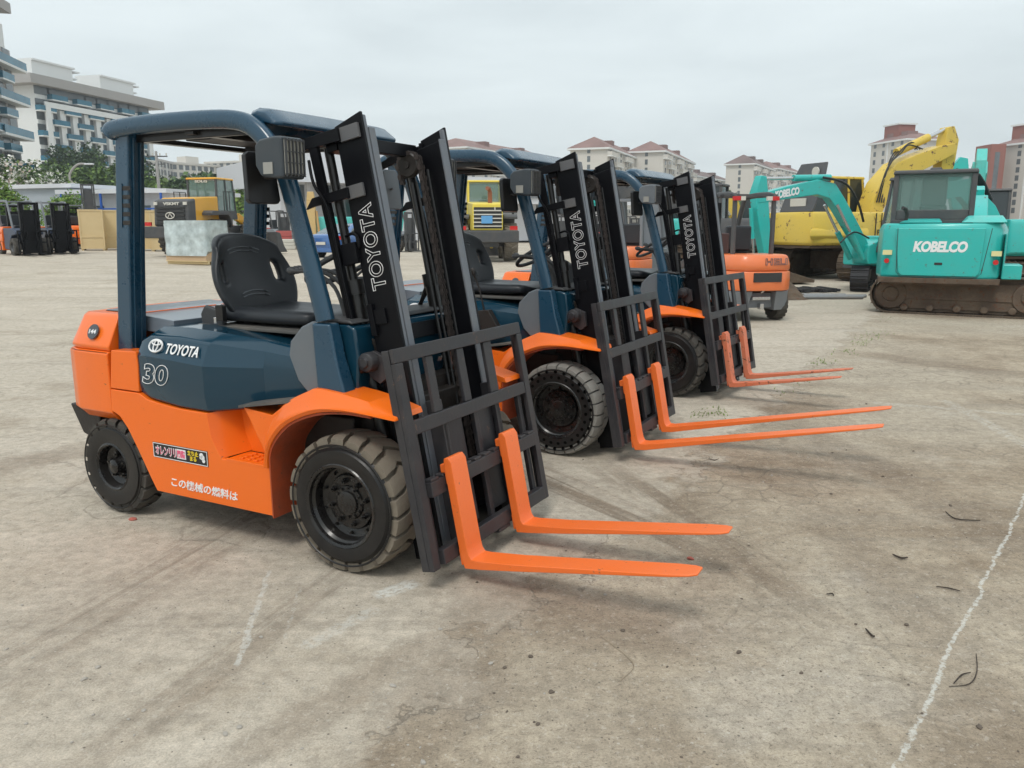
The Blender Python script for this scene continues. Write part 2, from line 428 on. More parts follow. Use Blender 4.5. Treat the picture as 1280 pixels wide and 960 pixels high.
        # side stickers
        if s < 0:
            q = MB(); q.box(-1.325, -.898, -.5845, -.583, .395, .480); bs = q.build('side_sticker', STKBK, T, bevel=.004)
            fr = MB()
            for z in (.399, .476): fr.box(-1.320, -.903, -.5865, -.5845, z-.0015, z+.0015)
            for xx in (-1.320, -.903): fr.box(xx-.0015, xx+.0015, -.5865, -.5845, .399, .476)
            fr.build('sticker_border', WHITE, bs)
            text('sticker_text', 'オレンリリ', WHITE, bs, (-1.222, -.5855, .438), (1, 0, 0), (0, 0, 1), .165, .052, weight=.05, depth=.001)
            text('sticker_text', 'オレンリリ', PINK, bs, (-1.222, -.5870, .438), (1, 0, 0), (0, 0, 1), .158, .044, weight=-.005, depth=.0008)
            pb = MB(); pb.box(-1.135, -1.065, -.5862, -.5846, .412, .464); pb.build('sticker_box', WHITE, bs)
            text('sticker_text', '関脂', PINK, bs, (-1.10, -.5868, .438), (1, 0, 0), (0, 0, 1), .060, .042, weight=.03, depth=.001)
            text('sticker_text', '立ち止\nまる', YEL, bs, (-1.010, -.5855, .440), (1, 0, 0), (0, 0, 1), .082, .056, weight=.02, depth=.001)
            k = MB()
            for cx, cz, rr in ((-.945, .452, .014), (-.936, .440, .014), (-.930, .424, .011), (-.950, .440, .009)): k.lathe([(.001, -.0022), (rr, -.0022), (rr, 0)], (cx, -.5845, cz), 'y', 12)
            k.build('sticker_mark', WHITE, bs)
            text('side_writing', 'この機械の燃料は', WHITE, T, (-.95, -.5835, .268), (1, 0, -.015), (.0, 0, 1), .50, .052, weight=.012, depth=.0015, shear=.1)
            bd = MB(); bd.lathe([(.001, .004), (.044, .004), (.045, 0)], (0, 0, 0), 'z', 28)
            a = Vector((-1.815, -.535, 1.05)); nn = Vector((0, -.92, .40)).normalized()
            bo = bd.build('number_badge', GREYST, T); bo.matrix_local = Matrix.Translation(a) @ nn.to_track_quat('Z', 'Y').to_matrix().to_4x4()
            num = {0: '144', 1: '104', 2: '118'}[variant]
            tx = text('badge_number', num, WHITE, T, a+nn*.005, (1, 0, 0), (0, .40, .92), .060, .026, weight=.02, depth=.001)
    # ---- overhead guard
    for s in (-1, 1):
        g = MB(); y = s*.505
        pts = smooth_path([(-1.555, y, 2.115), (-1.50, y, 2.140), (-1.2, y, 2.150), (-.85, y, 2.146), (-.62, y, 2.130), (-.50, y, 2.085), (-.40, y, 1.99), (-.325, y, 1.87), (-.26, y, 1.67), (-.15, y, 1.30), (-.125, y, 1.20)], 5)
        g.tube(pts, .045, 16, rx=.034, sq=.72)
        # groove line along the pillar face
        g.build('guard_rail', BLUEG, T, smooth=50)
        fo = MB()
        fo.loft([[(-.180, y-.038, 1.19), (-.072, y-.038, 1.19), (-.072, y+.038, 1.19), (-.180, y+.038, 1.19)],
                 [(-.170, y-.040, 1.03), (-.040, y-.040, 1.03), (-.040, y+.040, 1.03), (-.170, y+.040, 1.03)],
                 [(-.155, y-.046, .86), (.012, y-.046, .86), (.012, y+.046, .86), (-.155, y+.046, .86)]])
        fo.build('pillar_foot', BLUEG, T, bevel=.012)
        gu = MB(); gu.prism([(-.20, 1.195), (-.27, 1.165), (-.345, 1.09), (-.36, 1.02), (-.31, .90), (-.24, .835), (-.14, .815), (-.16, 1.05), (-.17, 1.18)], *sorted((s*.475, s*.515)))
        gu.build('knee_panel', GREYP, T, bevel=.012, seg=3)
        p = MB(); y = s*.452
        p.loft([[(x0, y-.052, z), (x1, y-.052, z), (x1, y+.052, z), (x0, y+.052, z)] for x0, x1, z in ((-1.66, -1.545, .93), (-1.60, -1.49, 1.45), (-1.515, -1.41, 2.125))])
        # pressed channel on the front face
        rp = p.build('rear_pillar', BLUEG, T, bevel=.010)
        ch = MB()
        for dy in (-.022, .020):
            ch.loft([[(x1-.002, y+dy-.006, z), (x1+.008, y+dy-.006, z), (x1+.008, y+dy+.006, z), (x1-.002, y+dy+.006, z)] for x1, z in ((-1.545, .96), (-1.49, 1.45), (-1.41, 2.09))])
        build_split(ch, 'pillar_ridge', BLUEG, rp, bevel=.003)
        ve = MB()
        for k in range(5):
            z = 1.835-k*.045; xx = -1.60+(z-1.45)*.126
            ve.box(xx+.012+.048, xx+.075+.048, *sorted((s*.5035, s*.5065)), z-.011, z+.011)
        ve.build('pillar_vent', GREASE, rp, bevel=.004)
        vf = MB()
        vf.loft([[(-1.60+(z-1.45)*.126+.052, s*.505, z), (-1.60+(z-1.45)*.126+.060, s*.505, z), (-1.60+(z-1.45)*.126+.060, s*.509, z), (-1.60+(z-1.45)*.126+.052, s*.509, z)] for z in (1.63, 1.86)])
        vf.build('vent_frame', BLUEG, rp)
    r = MB()
    r.box(-1.46, -.52, -.44, -.10, 2.118, 2.132)
    r.box(-1.46, -.52, -.095, .40, 2.112, 2.126)
    r.build('roof_panel', PLAST, T, bevel=.004)
    rb = MB()
    for x in (-1.50, -.98, -.55): rb.box(x-.03, x+.03, -.48, .48, 2.085, 2.111)
    for y in (-.44, .44): rb.box(-1.46, -.50, y-.012, y+.012, 2.07, 2.112)
    for y in (.33, .37): rb.box(-1.44, -.56, y-.006, y+.006, 2.08, 2.11)
    build_split(rb, 'roof_crossbar', BLACKP, T, bevel=.004)
    vi = MB(); vp = [(-.60, 2.135), (-.585, 2.178), (-.53, 2.192), (-.46, 2.178), (-.375, 2.115), (-.385, 2.095), (-.47, 2.115), (-.50, 2.06), (-.56, 2.06)]
    rings = []
    for y, k in ((-.47, .7), (-.44, .96), (-.38, 1.03), (0, 1.06), (.38, 1.03), (.44, .96), (.47, .7)):
        rings.append([(-.5+(a+.5)*min(1, k), y, 2.115+(c-2.115)*k) for a, c in vp])
    vi.loft(rings); vi.build('roof_visor', BLUEG, T, bevel=.008)
    wi = MB()
    wi.tube(smooth_path([(-.52, -.40, 2.07), (-.45, -.2, 2.06), (-.46, .1, 2.055), (-.50, .38, 2.07)], 5), .008, 6)
    wi.tube(smooth_path([(-.50, -.44, 2.05), (-.43, -.1, 2.035), (-.48, .3, 2.05)], 5), .006, 6)
    build_split(wi, 'lamp_wiring', HOSE, T)
    # ---- seat
    se = MB()
    rings = []
    for x, w, z0, z1 in ((-1.20, .20, 1.11, 1.19), (-1.15, .245, 1.105, 1.21), (-.95, .255, 1.105, 1.205), (-.65, .255, 1.105, 1.20), (-.50, .245, 1.11, 1.205), (-.455, .21, 1.125, 1.18)):
        h2 = z1-z0
        rings.append([(x, -w*.9, z0), (x, -w, z0+h2*.35), (x, -w*.98, z0+h2*.8), (x, -w*.8, z1), (x, -w*.5, z1-.018), (x, 0, z1-.024), (x, w*.5, z1-.018), (x, w*.8, z1), (x, w*.98, z0+h2*.8), (x, w, z0+h2*.35), (x, w*.9, z0)])
    se.loft(rings)
    ob = se.build('seat_cushion', VINYL, T, bevel=0, smooth=80)
    sb = ob.modifiers.new('s', 'SUBSURF'); sb.levels = sb.render_levels = 2
    # backrest: a curved shell with two side openings
    bk = bmesh.new(); NX, NZ = 16, 12; grid = {}
    def outl(z):    # half width by height 0..1
        return .175+.125*math.sin(min(1, .12+z*.98)*PI*.86)**.8
    for face in (0, 1):
        for i in range(NX+1):
            for j in range(NZ+1):
                u_ = i/NX*2-1; q = j/NZ
                hw = outl(q); yy = u_*hw
                zz = 1.145+.455*q-.075*(abs(u_)**3)*q
                xx = -1.075-.13*q+.095*abs(u_)**2.2-(0 if face == 0 else .075*(1-.35*abs(u_)**4))
                if face == 0: xx += .020*math.exp(-((q-.25)/.18)**2)*(1-abs(u_))
                grid[face, i, j] = bk.verts.new((xx, yy, zz))
    def hole(i, j): return (i == 2 or i == NX-3) and 5 <= j <= 7
    for i in range(NX):
        for j in range(NZ):
            if hole(i, j): continue
            bk.faces.new([grid[0, i, j], grid[0, i+1, j], grid[0, i+1, j+1], grid[0, i, j+1]])
            bk.faces.new([grid[1, i, j], grid[1, i, j+1], grid[1, i+1, j+1], grid[1, i+1, j]])
            for (a, b_, di, dj) in (((i, j), (i+1, j), 0, -1), ((i+1, j), (i+1, j+1), 1, 0), ((i+1, j+1), (i, j+1), 0, 1), ((i, j+1), (i, j), -1, 0)):
                ni, nj = i+di, j+dj
                if ni < 0 or nj < 0 or ni >= NX or nj >= NZ or hole(ni, nj):
                    bk.faces.new([grid[0, b_[0], b_[1]], grid[0, a[0], a[1]], grid[1, a[0], a[1]], grid[1, b_[0], b_[1]]])
    bmesh.ops.recalc_face_normals(bk, faces=bk.faces)
    me = bpy.data.meshes.new('seat_backrest'); bk.to_mesh(me); bk.free(); me.materials.append(VINYL)
    me.polygons.foreach_set('use_smooth', [True]*len(me.polygons))
    bo = bpy.data.objects.new('seat_backrest', me); COL.objects.link(bo); bo.parent = T
    sb = bo.modifiers.new('s', 'SUBSURF'); sb.levels = sb.render_levels = 2
    sm = MB()
    for z, hw, bow in ((1.52, .12, .018), (1.50, .11, .016), (1.275, .10, .014), (1.255, .10, .014)):
        q = (z-1.145)/.455
        sm.tube([(-1.075-.13*q+.006+.095*(abs(yy)/.3)**2.2+.016*math.exp(-((q-.25)/.18)**2), yy, z-bow*(yy/hw)**2) for yy in [hw*(k/5-1) for k in range(11)]], .0035, 6)
    build_split(sm, 'seat_seam', GREYP, bo)
    sf = MB(); sf.prism([(-1.22, 1.09), (-1.05, 1.09), (-1.04, 1.13), (-1.10, 1.19), (-1.19, 1.21), (-1.23, 1.16)], -.285, -.255); sf.prism([(-1.22, 1.09), (-1.05, 1.09), (-1.04, 1.13), (-1.10, 1.19), (-1.19, 1.21), (-1.23, 1.16)], .255, .285)
    build_split(sf, 'seat_hinge', PLAST, T, bevel=.02, seg=3)
    bu = MB(); bu.box(-1.06, -1.005, -.325, -.295, 1.13, 1.215); bu.cur = 1; bu.box(-1.05, -1.015, -.328, -.300, 1.2155, 1.222); bu.box(-1.075, -1.055, -.328, -.322, 1.115, 1.15)
    bu.build('seat_belt_buckle', [BLACKP, CHROME], T, bevel=.006)
    # ---- dashboard, steering, levers
    d = MB(); d.prism([(-.20, .84), (.0, .84), (.02, 1.03), (.0, 1.165), (-.04, 1.18), (-.20, 1.175)], -.45, .45); d.build('front_cowl', BLUE, T, bevel=.015)
    d = MB(); d.prism([(-.22, 1.182), (-.01, 1.182), (-.03, 1.20), (-.20, 1.205)], -.45, .45); d.prism([(-.36, 1.12), (-.20, 1.16), (-.21, 1.34), (-.28, 1.38), (-.33, 1.34)], -.11, .13)
    d.build('dashboard', PLAST, T, bevel=.012)
    sw = MB(); cc = Vector((-.44, .0, 1.43)); nrm = Vector((-.50, 0, .86)).normalized(); e1 = Vector((0, 1, 0)); e2 = nrm.cross(e1)
    sw.tube([cc+e1*.200*math.cos(2*PI*k/36)+e2*.200*math.sin(2*PI*k/36) for k in range(37)], .0145, 10, up=tuple(nrm), caps=False)
    for a in (20, 160, 270):
        dv = e1*math.cos(R(a))+e2*math.sin(R(a)); sw.tube([cc-nrm*.035, cc+dv*.10-nrm*.02, cc+dv*.18], [.022, .014, .010], 8)
    sw.cyl(cc-nrm*.05, cc-nrm*.012, .04, 16)
    sw.build('steering_wheel', PLAST, T, smooth=60)
    cl = MB(); cl.tube([cc-nrm*.04, cc-nrm*.16+Vector((.01, 0, 0)), (-.27, 0, 1.22)], [.045, .055, .075], 12); cl.build('steering_column', PLAST, T, smooth=60)
    lv = MB()
    for k, y in enumerate((-.20, -.26, -.32)):
        tip = Vector((-.50+.03*k, y-.03, 1.415)); P_ = smooth_path([(-.16, y, 1.20), (-.22, y, 1.34), (-.34, y-.01, 1.41), tip], 5)+[tip+Vector((-.012, 0, .0)), tip+Vector((-.03, 0, .002)), tip+Vector((-.05, 0, .003))]
        lv.tube(P_, [.010]*(len(P_)-3)+[.019, .022, .013], 8)
    lv.tube(smooth_path([(-.42, .08, 1.36), (-.45, .18, 1.39), (-.46, .27, 1.41)], 4), .008, 6)
    build_split(lv, 'control_lever', PLAST, T, smooth=60)
    # brake lever on the far side
    bl = MB(); bl.tube(smooth_path([(-.18, .33, 1.18), (-.14, .34, 1.27), (-.10, .35, 1.36)], 3), [.012]*3+[.016]*4, 8); bl.build('brake_lever', BLACKP, T)
    if variant == 1:
        q = MB()
        for x, dx in ((-.72, -.11), (-.66, -.09)):
            q.tube([(x, -.46, .95), (x+dx*.6, -.47, 1.18), (x+dx, -.48, 1.27), (x+dx*1.03, -.48, 1.28), (x+dx*1.12, -.48, 1.31), (x+dx*1.2, -.48, 1.325)], [.007, .007, .007, .013, .020, .014], 8)
        q.prism([(-.80, 1.0), (-.62, 1.02), (-.50, .84), (-.58, .80), (-.74, .86)], -.50, -.44)
        build_split(q, 'side_lever', GREASE, T, bevel=.006)
    # ---- lamps and mirrors
    for s in (-1, 1):
        a, b_ = sorted((s*.56, s*.70))
        hl = MB(); hl.loft([[(x, a, z0), (x, b_, z0), (x, b_, z1), (x, a, z1)] for x, z0, z1 in ((-.318, 1.90, 1.985), (-.285, 1.85, 2.010), (-.20, 1.84, 2.020), (-.155, 1.84, 2.018))])
        ho = hl.build('headlight', GREYP if variant == 2 else LAMPG, T, bevel=.012, seg=3)
        le = MB(); le.box(-.156, -.147, a+.012, b_-.012, 1.855, 2.005); le.build('lens', LENS, ho, bevel=.004)
        gr = MB()
        for k in range(6):
            yy = a+.015+(b_-a-.03)*k/5; gr.box(-.149, -.140, yy-.003, yy+.003, 1.85, 2.01)
        for k in range(4):
            zz = 1.86+.047*k; gr.box(-.149, -.141, a+.01, b_-.01, zz-.002, zz+.002)
        gr.build('lens_guard', PLAST, ho)
        si = MB(); q = sorted((s*.7005, s*.7045)); si.box(-.265, -.21, q[0], q[1], 1.86, 1.91); si.build('side_marker', LENS, ho)
        mi = MB(); rr = [(y, z) for y, z in ((-.09, -.10), (-.075, -.115), (.075, -.115), (.09, -.10), (.08, .10), (.06, .115), (-.06, .115), (-.08, .10))]
        mi.prism([(y, z) for y, z in rr], -.014, .014, 'x'); mi.tube([(0, 0, 0), (.04, -s*.05, 0)], .008, 6)
        mi.build('mirror', BLACKP if s < 0 else GREYP, T, bevel=.008, loc=(-.375 if s < 0 else -.56, s*.615, 1.85), rot=(0, R(-6), R(6*s)))
    # ---- wheels
    for s in (-1, 1):
        wheel(T, 0, s*.602, .3364, .235, s, .200, tread, tstyle, 21 if tstyle == 'lug' else 24)
        wheel(T, -1.7026, s*.575, .2791, .17, s, .135, TREADK, 'lug', 18, front=False)
    # ---- mast (own tilted frame: x = forward, z = along the mast)
    rail = MB()
    for s in (-1, 1):
        def Y(a, b): return sorted((s*a, s*b))
        rail.cur = 0; rail.prism([(.188, -.36), (.352, -.36), (.352, 1.768), (.19, 1.735)], *Y(.340, .358))
        rail.box(.188, .208, *Y(.318, .340), -.36, 1.72)
        rail.cur = 1; rail.box(.330, .352, *Y(.320, .3398), -.36, 1.755)
        rail.cur = 0; rail.prism([(.185, -.34), (.345, -.34), (.345, 1.69), (.185, 1.675)], *Y(.272, .290))
        rail.cur = 1; rail.box(.3452, .356, *Y(.272, .316), -.34, 1.70)
        rail.cur = 0; rail.box(.185, .205, *Y(.290, .316), -.34, 1.68)
    rail.cur = 0
    for v0, v1, u0, u1 in ((1.645, 1.71, .150, .184), (.70, .78, .13, .184), (.05, .12, .13, .184), (-.33, -.24, .15, .30)):
        rail.box(u0, u1, -.30, .30, v0, v1)
    rail.box(.12, .184, -.36, -.26, 1.63, 1.70); rail.box(.12, .184, .26, .36, 1.63, 1.70)
    rail.box(-.06, .18, -.36, -.28, -.24, -.02); rail.box(-.06, .18, .28, .36, -.24, -.02)
    M_ = rail.build('mast', [MASTP, FLANGE], T, bevel=.003, loc=(0, 0, .3477), rot=(0, -t, 0))
    text('mast_lettering', 'TOYOTA', WHITE, M_, (.278, -.3595, 1.16), (0, 0, 1), (-1, 0, 0), .405, .085, outline=.017, weight=.02, spacing=1.06)
    text('mast_lettering', 'TOYOTA', WHITE, M_, (.278, .3595, 1.16), (0, 0, 1), (1, 0, 0), .405, .085, outline=.017, weight=.02, spacing=1.06)
    for s in (-1, 1):
        cy = MB(); cy.cyl((.105, s*.325, -.25), (.105, s*.325, 1.0), .036, 16); cy.cyl((.105, s*.325, 1.0), (.105, s*.325, 1.66), .022, 12); cy.cyl((.105, s*.325, .96), (.105, s*.325, 1.03), .044, 16)
        cy.build('lift_cylinder', BLACKP, M_, smooth=60)
        cw = MB(); cw.lathe([(.02, -.02), (.058, -.02), (.066, -.013), (.055, -.009), (.055, .009), (.066, .013), (.058, .02), (.02, .02)], (.175, s*.215, 1.60), 'y', 24)
        cw.cyl((.175, s*.185, 1.60), (.175, s*.26, 1.60), .018, 12); cw.build('chain_wheel', GREASE, M_)
        cn = MB()
        def link(u, v, ang, k):
            cs, sn = math.cos(ang), math.sin(ang)
            for dy in ((-.020, -.001, .018) if k % 2 else (-.012, .010)):
                pts = [(u+cs*a-sn*b, v+sn*a+cs*b) for a, b in ((-.009, -.0135), (.006, -.015), (.012, -.005), (.008, .0135), (-.006, .015), (-.012, .005))]
                cn.prism(pts, s*.215+dy-.0018, s*.215+dy+.0018)
        k = 0; v = -.05
        while v < 1.60: link(.248, v, 0, k); v += .0275; k += 1
        for i in range(8): a = i/7*PI; link(.178+.068*math.cos(a), 1.60+.061*math.sin(a), a, k); k += 1
        v = 1.575
        while v > 1.50: link(.114, v, 0, k); v -= .0255; k += 1
        cn.build('lift_chain', CHAINM, M_, flat=True)
        hs = MB(); hs.tube([(.262, s*.248, -.1), (.262, s*.248, 1.56)], .008, 6); hs.tube([(.20, s*.262, 0), (.20, s*.262, 1.6)], .007, 6); hs.tube([(.235, s*.180, -.1), (.225, s*.182, 1.5)], .007, 6); hs.tube([(.21, s*.170, -.1), (.20, s*.172, 1.5)], .009, 6)
        build_split(hs, 'hydraulic_hose', HOSE, M_)
    br = MB()
    # brackets fixed on the outer webs
    for s in (-1, 1):
        def Y(a, b): return sorted((s*a, s*b))
        br.cur = 1; br.box(.225, .335, *Y(.3585, .376), 1.655, 1.72); br.box(.20, .30, *Y(.3585, .374), 1.395, 1.455); br.cur = 0
        br.prism([(.23, 1.72), (-.02, 1.72), (-.13, 1.69), (-.17, 1.65), (-.13, 1.655), (-.02, 1.67), (.23, 1.66)], *Y(.372, .39))
        br.prism([(.22, 1.45), (.0, 1.445), (-.05, 1.40), (.0, 1.405), (.22, 1.40)], *Y(.372, .388))
        br.prism([(.035, 1.70), (.085, 1.70), (.115, .66), (.075, .66)], *Y(.362, .386))
        br.tube(smooth_path([(.02, s*.38, 1.62), (.04, s*.40, 1.5), (.09, s*.392, 1.36), (.10, s*.392, 1.0), (.11, s*.39, .66)], 5), .008, 8)
        br.tube(smooth_path([(.14, s*.365, 1.235), (.185, s*.372, 1.24), (.213, s*.372, 1.22), (.212, s*.37, 1.17)], 4), .008, 6)
        br.box(.11, .20, *Y(.359, .384), 1.10, 1.20)
        br.box(.20, .29, *Y(.3585, .372), .80, .87); br.box(.195, .225, *Y(.3585, .38), .75, .90)
    br.build('mast_brackets', [MASTP, mat('bracket_grey', (.085, .09, .10), .5, dirt=.2)], M_, bevel=.002)
    # tilt cylinders
    for s in (-1, 1):
        tc = MB()
        p0 = Vector((-.35, s*.42, .70)); p1 = Vector((.055, s*.42, 1.005)); dd = (p1-p0).normalized()
        tc.cyl(p0, p1-dd*.12, .040, 16); tc.cyl(p1-dd*.14, p1, .022, 12)
        tc.cur = 1; tc.lathe([(.001, s*.045), (.022, s*.045), (.024, s*.035), (.043, s*.030), (.047, s*.02), (.047, -s*.02)], (p1.x, p1.y, p1.z), 'y', 20)
        for k in range(3): a = 2*PI*k/3+.5; tc.cyl((p1.x+.024*math.cos(a), p1.y+s*.03, p1.z+.024*math.sin(a)), (p1.x+.024*math.cos(a), p1.y+s*.04, p1.z+.024*math.sin(a)), .006, 6)
        tc.prism([(.04, .93), (.10, .90), (.14, .93), (.13, 1.03), (.06, 1.055), (.02, 1.03)], *sorted((s*.372, s*.400)))
        tc.build('tilt_cylinder', [BLACKP, CARR], T, bevel=.003)
    hz = MB()
    for k in range(4): hz.tube(smooth_path([(-.05, -.34+k*.05, .95), (.0, -.33+k*.05, 1.10-.02*k), (.05, -.32+k*.07, .98), (.08, -.30+k*.08, .80)], 5), .010, 6)
    hz.box(-.10, .10, -.30, .30, .80, .86)
    hz.build('hydraulic_valves', GREASE, T)
    # ---- carriage with load backrest and forks
    C0 = MB()
    def bar(y0, y1, v0, v1, u0=.440, u1=.462): C0.box(u0, u1, y0, y1, v0, v1)
    W = .59
    bar(-W, W, .618, .682)
    for s in (-1, 1):
        y0, y1 = sorted((s*W, s*(W-.055)))
        C0.box(.436, .464, y0, y1, -.335, .617)
        y0, y1 = sorted((s*W, s*(W-.012))); C0.box(.395, .4359, y0, y1, -.335, .68)
    bar(-W+.056, W-.056, .285, .350, .434, .460)
    for y in ((-.345, -.285), (-.075, -.012), (.185, .265)): bar(y[0], y[1], .351, .617, .432, .452)
    fr = C0.build('backrest_frame', CARR, None, bevel=.004)
    fr.parent = M_; fr.location = (0, 0, lift)
    C1 = MB()
    # notched carriage bars
    C1.box(.432, .482, -.52, .52, -.010, .060)
    for k in range(11):
        y = -.48+k*.096; C1.box(.434, .480, y-.032, y+.032, .060, .074)
    C1.box(.432, .480, -.52, .52, -.325, -.255)
    for y in (-.5, -.25, 0.03, .25, .5): C1.box(.405, .431, y-.018, y+.018, -.32, .34)
    C1.box(.35, .431, -.275, -.245, -.33, .40); C1.box(.35, .431, .245, .275, -.33, .40)
    C1.box(.37, .40, -.24, -.06, -.25, .28); C1.box(.37, .40, .07, .24, -.25, .28); C1.box(.37, .42, -.10, .10, -.02, .05)
    C1.box(.434, .478, -.02, .10, -.345, -.326)
    ca = C1.build('carriage', CARR, M_, bevel=.004, loc=(0, 0, lift))
    for (y0, y1) in fork_y:
        f = MB(); ub, uf = .4935, .5365; vb = -.390; sl = math.tan(R(fork_slope))
        n = 8; rings = []
        L_ = fork_len
        # shank
        def ring(cx, cz, tx, tz, h): # section centre, normal dir (tx,tz), half-thickness h
            return [(cx-tx*h, y0, cz-tz*h), (cx+tx*h, y0, cz+tz*h), (cx+tx*h, y1, cz+tz*h), (cx-tx*h, y1, cz-tz*h)]
        rings.append(ring((ub+uf)/2-.004, .145, 1, 0, .012)); rings.append(ring((ub+uf)/2, .12, 1, 0, .0215)); rings.append(ring((ub+uf)/2, vb+.11, 1, 0, .0225))
        rings.append(ring((ub+uf)/2+.002, vb+.07, .97, -.0, .024))
        rings.append(ring((ub+uf)/2+.012, vb+.028+0, .75, .72, .030))
        rings.append(ring(uf+.045, vb+.022, .0, 1, .0215))
        for q in (.25, .5, .75, .9, .97, 1.0):
            h = .0205*(1-q*.78)
            rings.append([(ub+L_*q, y0+(y1-y0)*(.20 if q > .99 else .07 if q > .96 else 0), vb+sl*L_*q-.000+.0), (ub+L_*q, y0+(y1-y0)*(.20 if q > .99 else .07 if q > .96 else 0), vb+sl*L_*q+2*h),
                          (ub+L_*q, y1-(y1-y0)*(.20 if q > .99 else .07 if q > .96 else 0), vb+sl*L_*q+2*h), (ub+L_*q, y1-(y1-y0)*(.20 if q > .99 else .07 if q > .96 else 0), vb+sl*L_*q)])
        f.loft(rings)
        yc = (y0+y1)/2
        f.box(.483, .4934, y0+.01, y1-.01, .02, .115); f.box(.46, .4825, y0+.015, y1-.015, .0745, .115); f.box(.483, .4934, y0+.01, y1-.01, -.37, -.29)
        f.build('fork', forkmat, ca, bevel=.004)
    return T
forklift('nearest orange and blue forklift with 30 on its hood and broad orange forks', (-.5247, 4.1406), -28.3684, 11.1358, 0.0, ((-.415, -.285), (.10, .23)), 1.11, -1.0, TREADD, 'lug', FORKOR, 0)
forklift('middle orange and blue forklift with extra long forks and grey block-tread solid tyres', (.6047, 6.1549), -29.3228, 10.8021, .022, ((-.475, -.355), (.10, .22)), 1.62, 2.0, TREADG, 'block', FORKOR, 1)
forklift('farthest orange and blue forklift in the row with faded thin forks', (1.8451, 8.1871), -33.3042, 10.1154, .066, ((-.42, -.31), (.09, .20)), 1.02, 1.0, TREADK, 'lug', FORKOLD, 2)
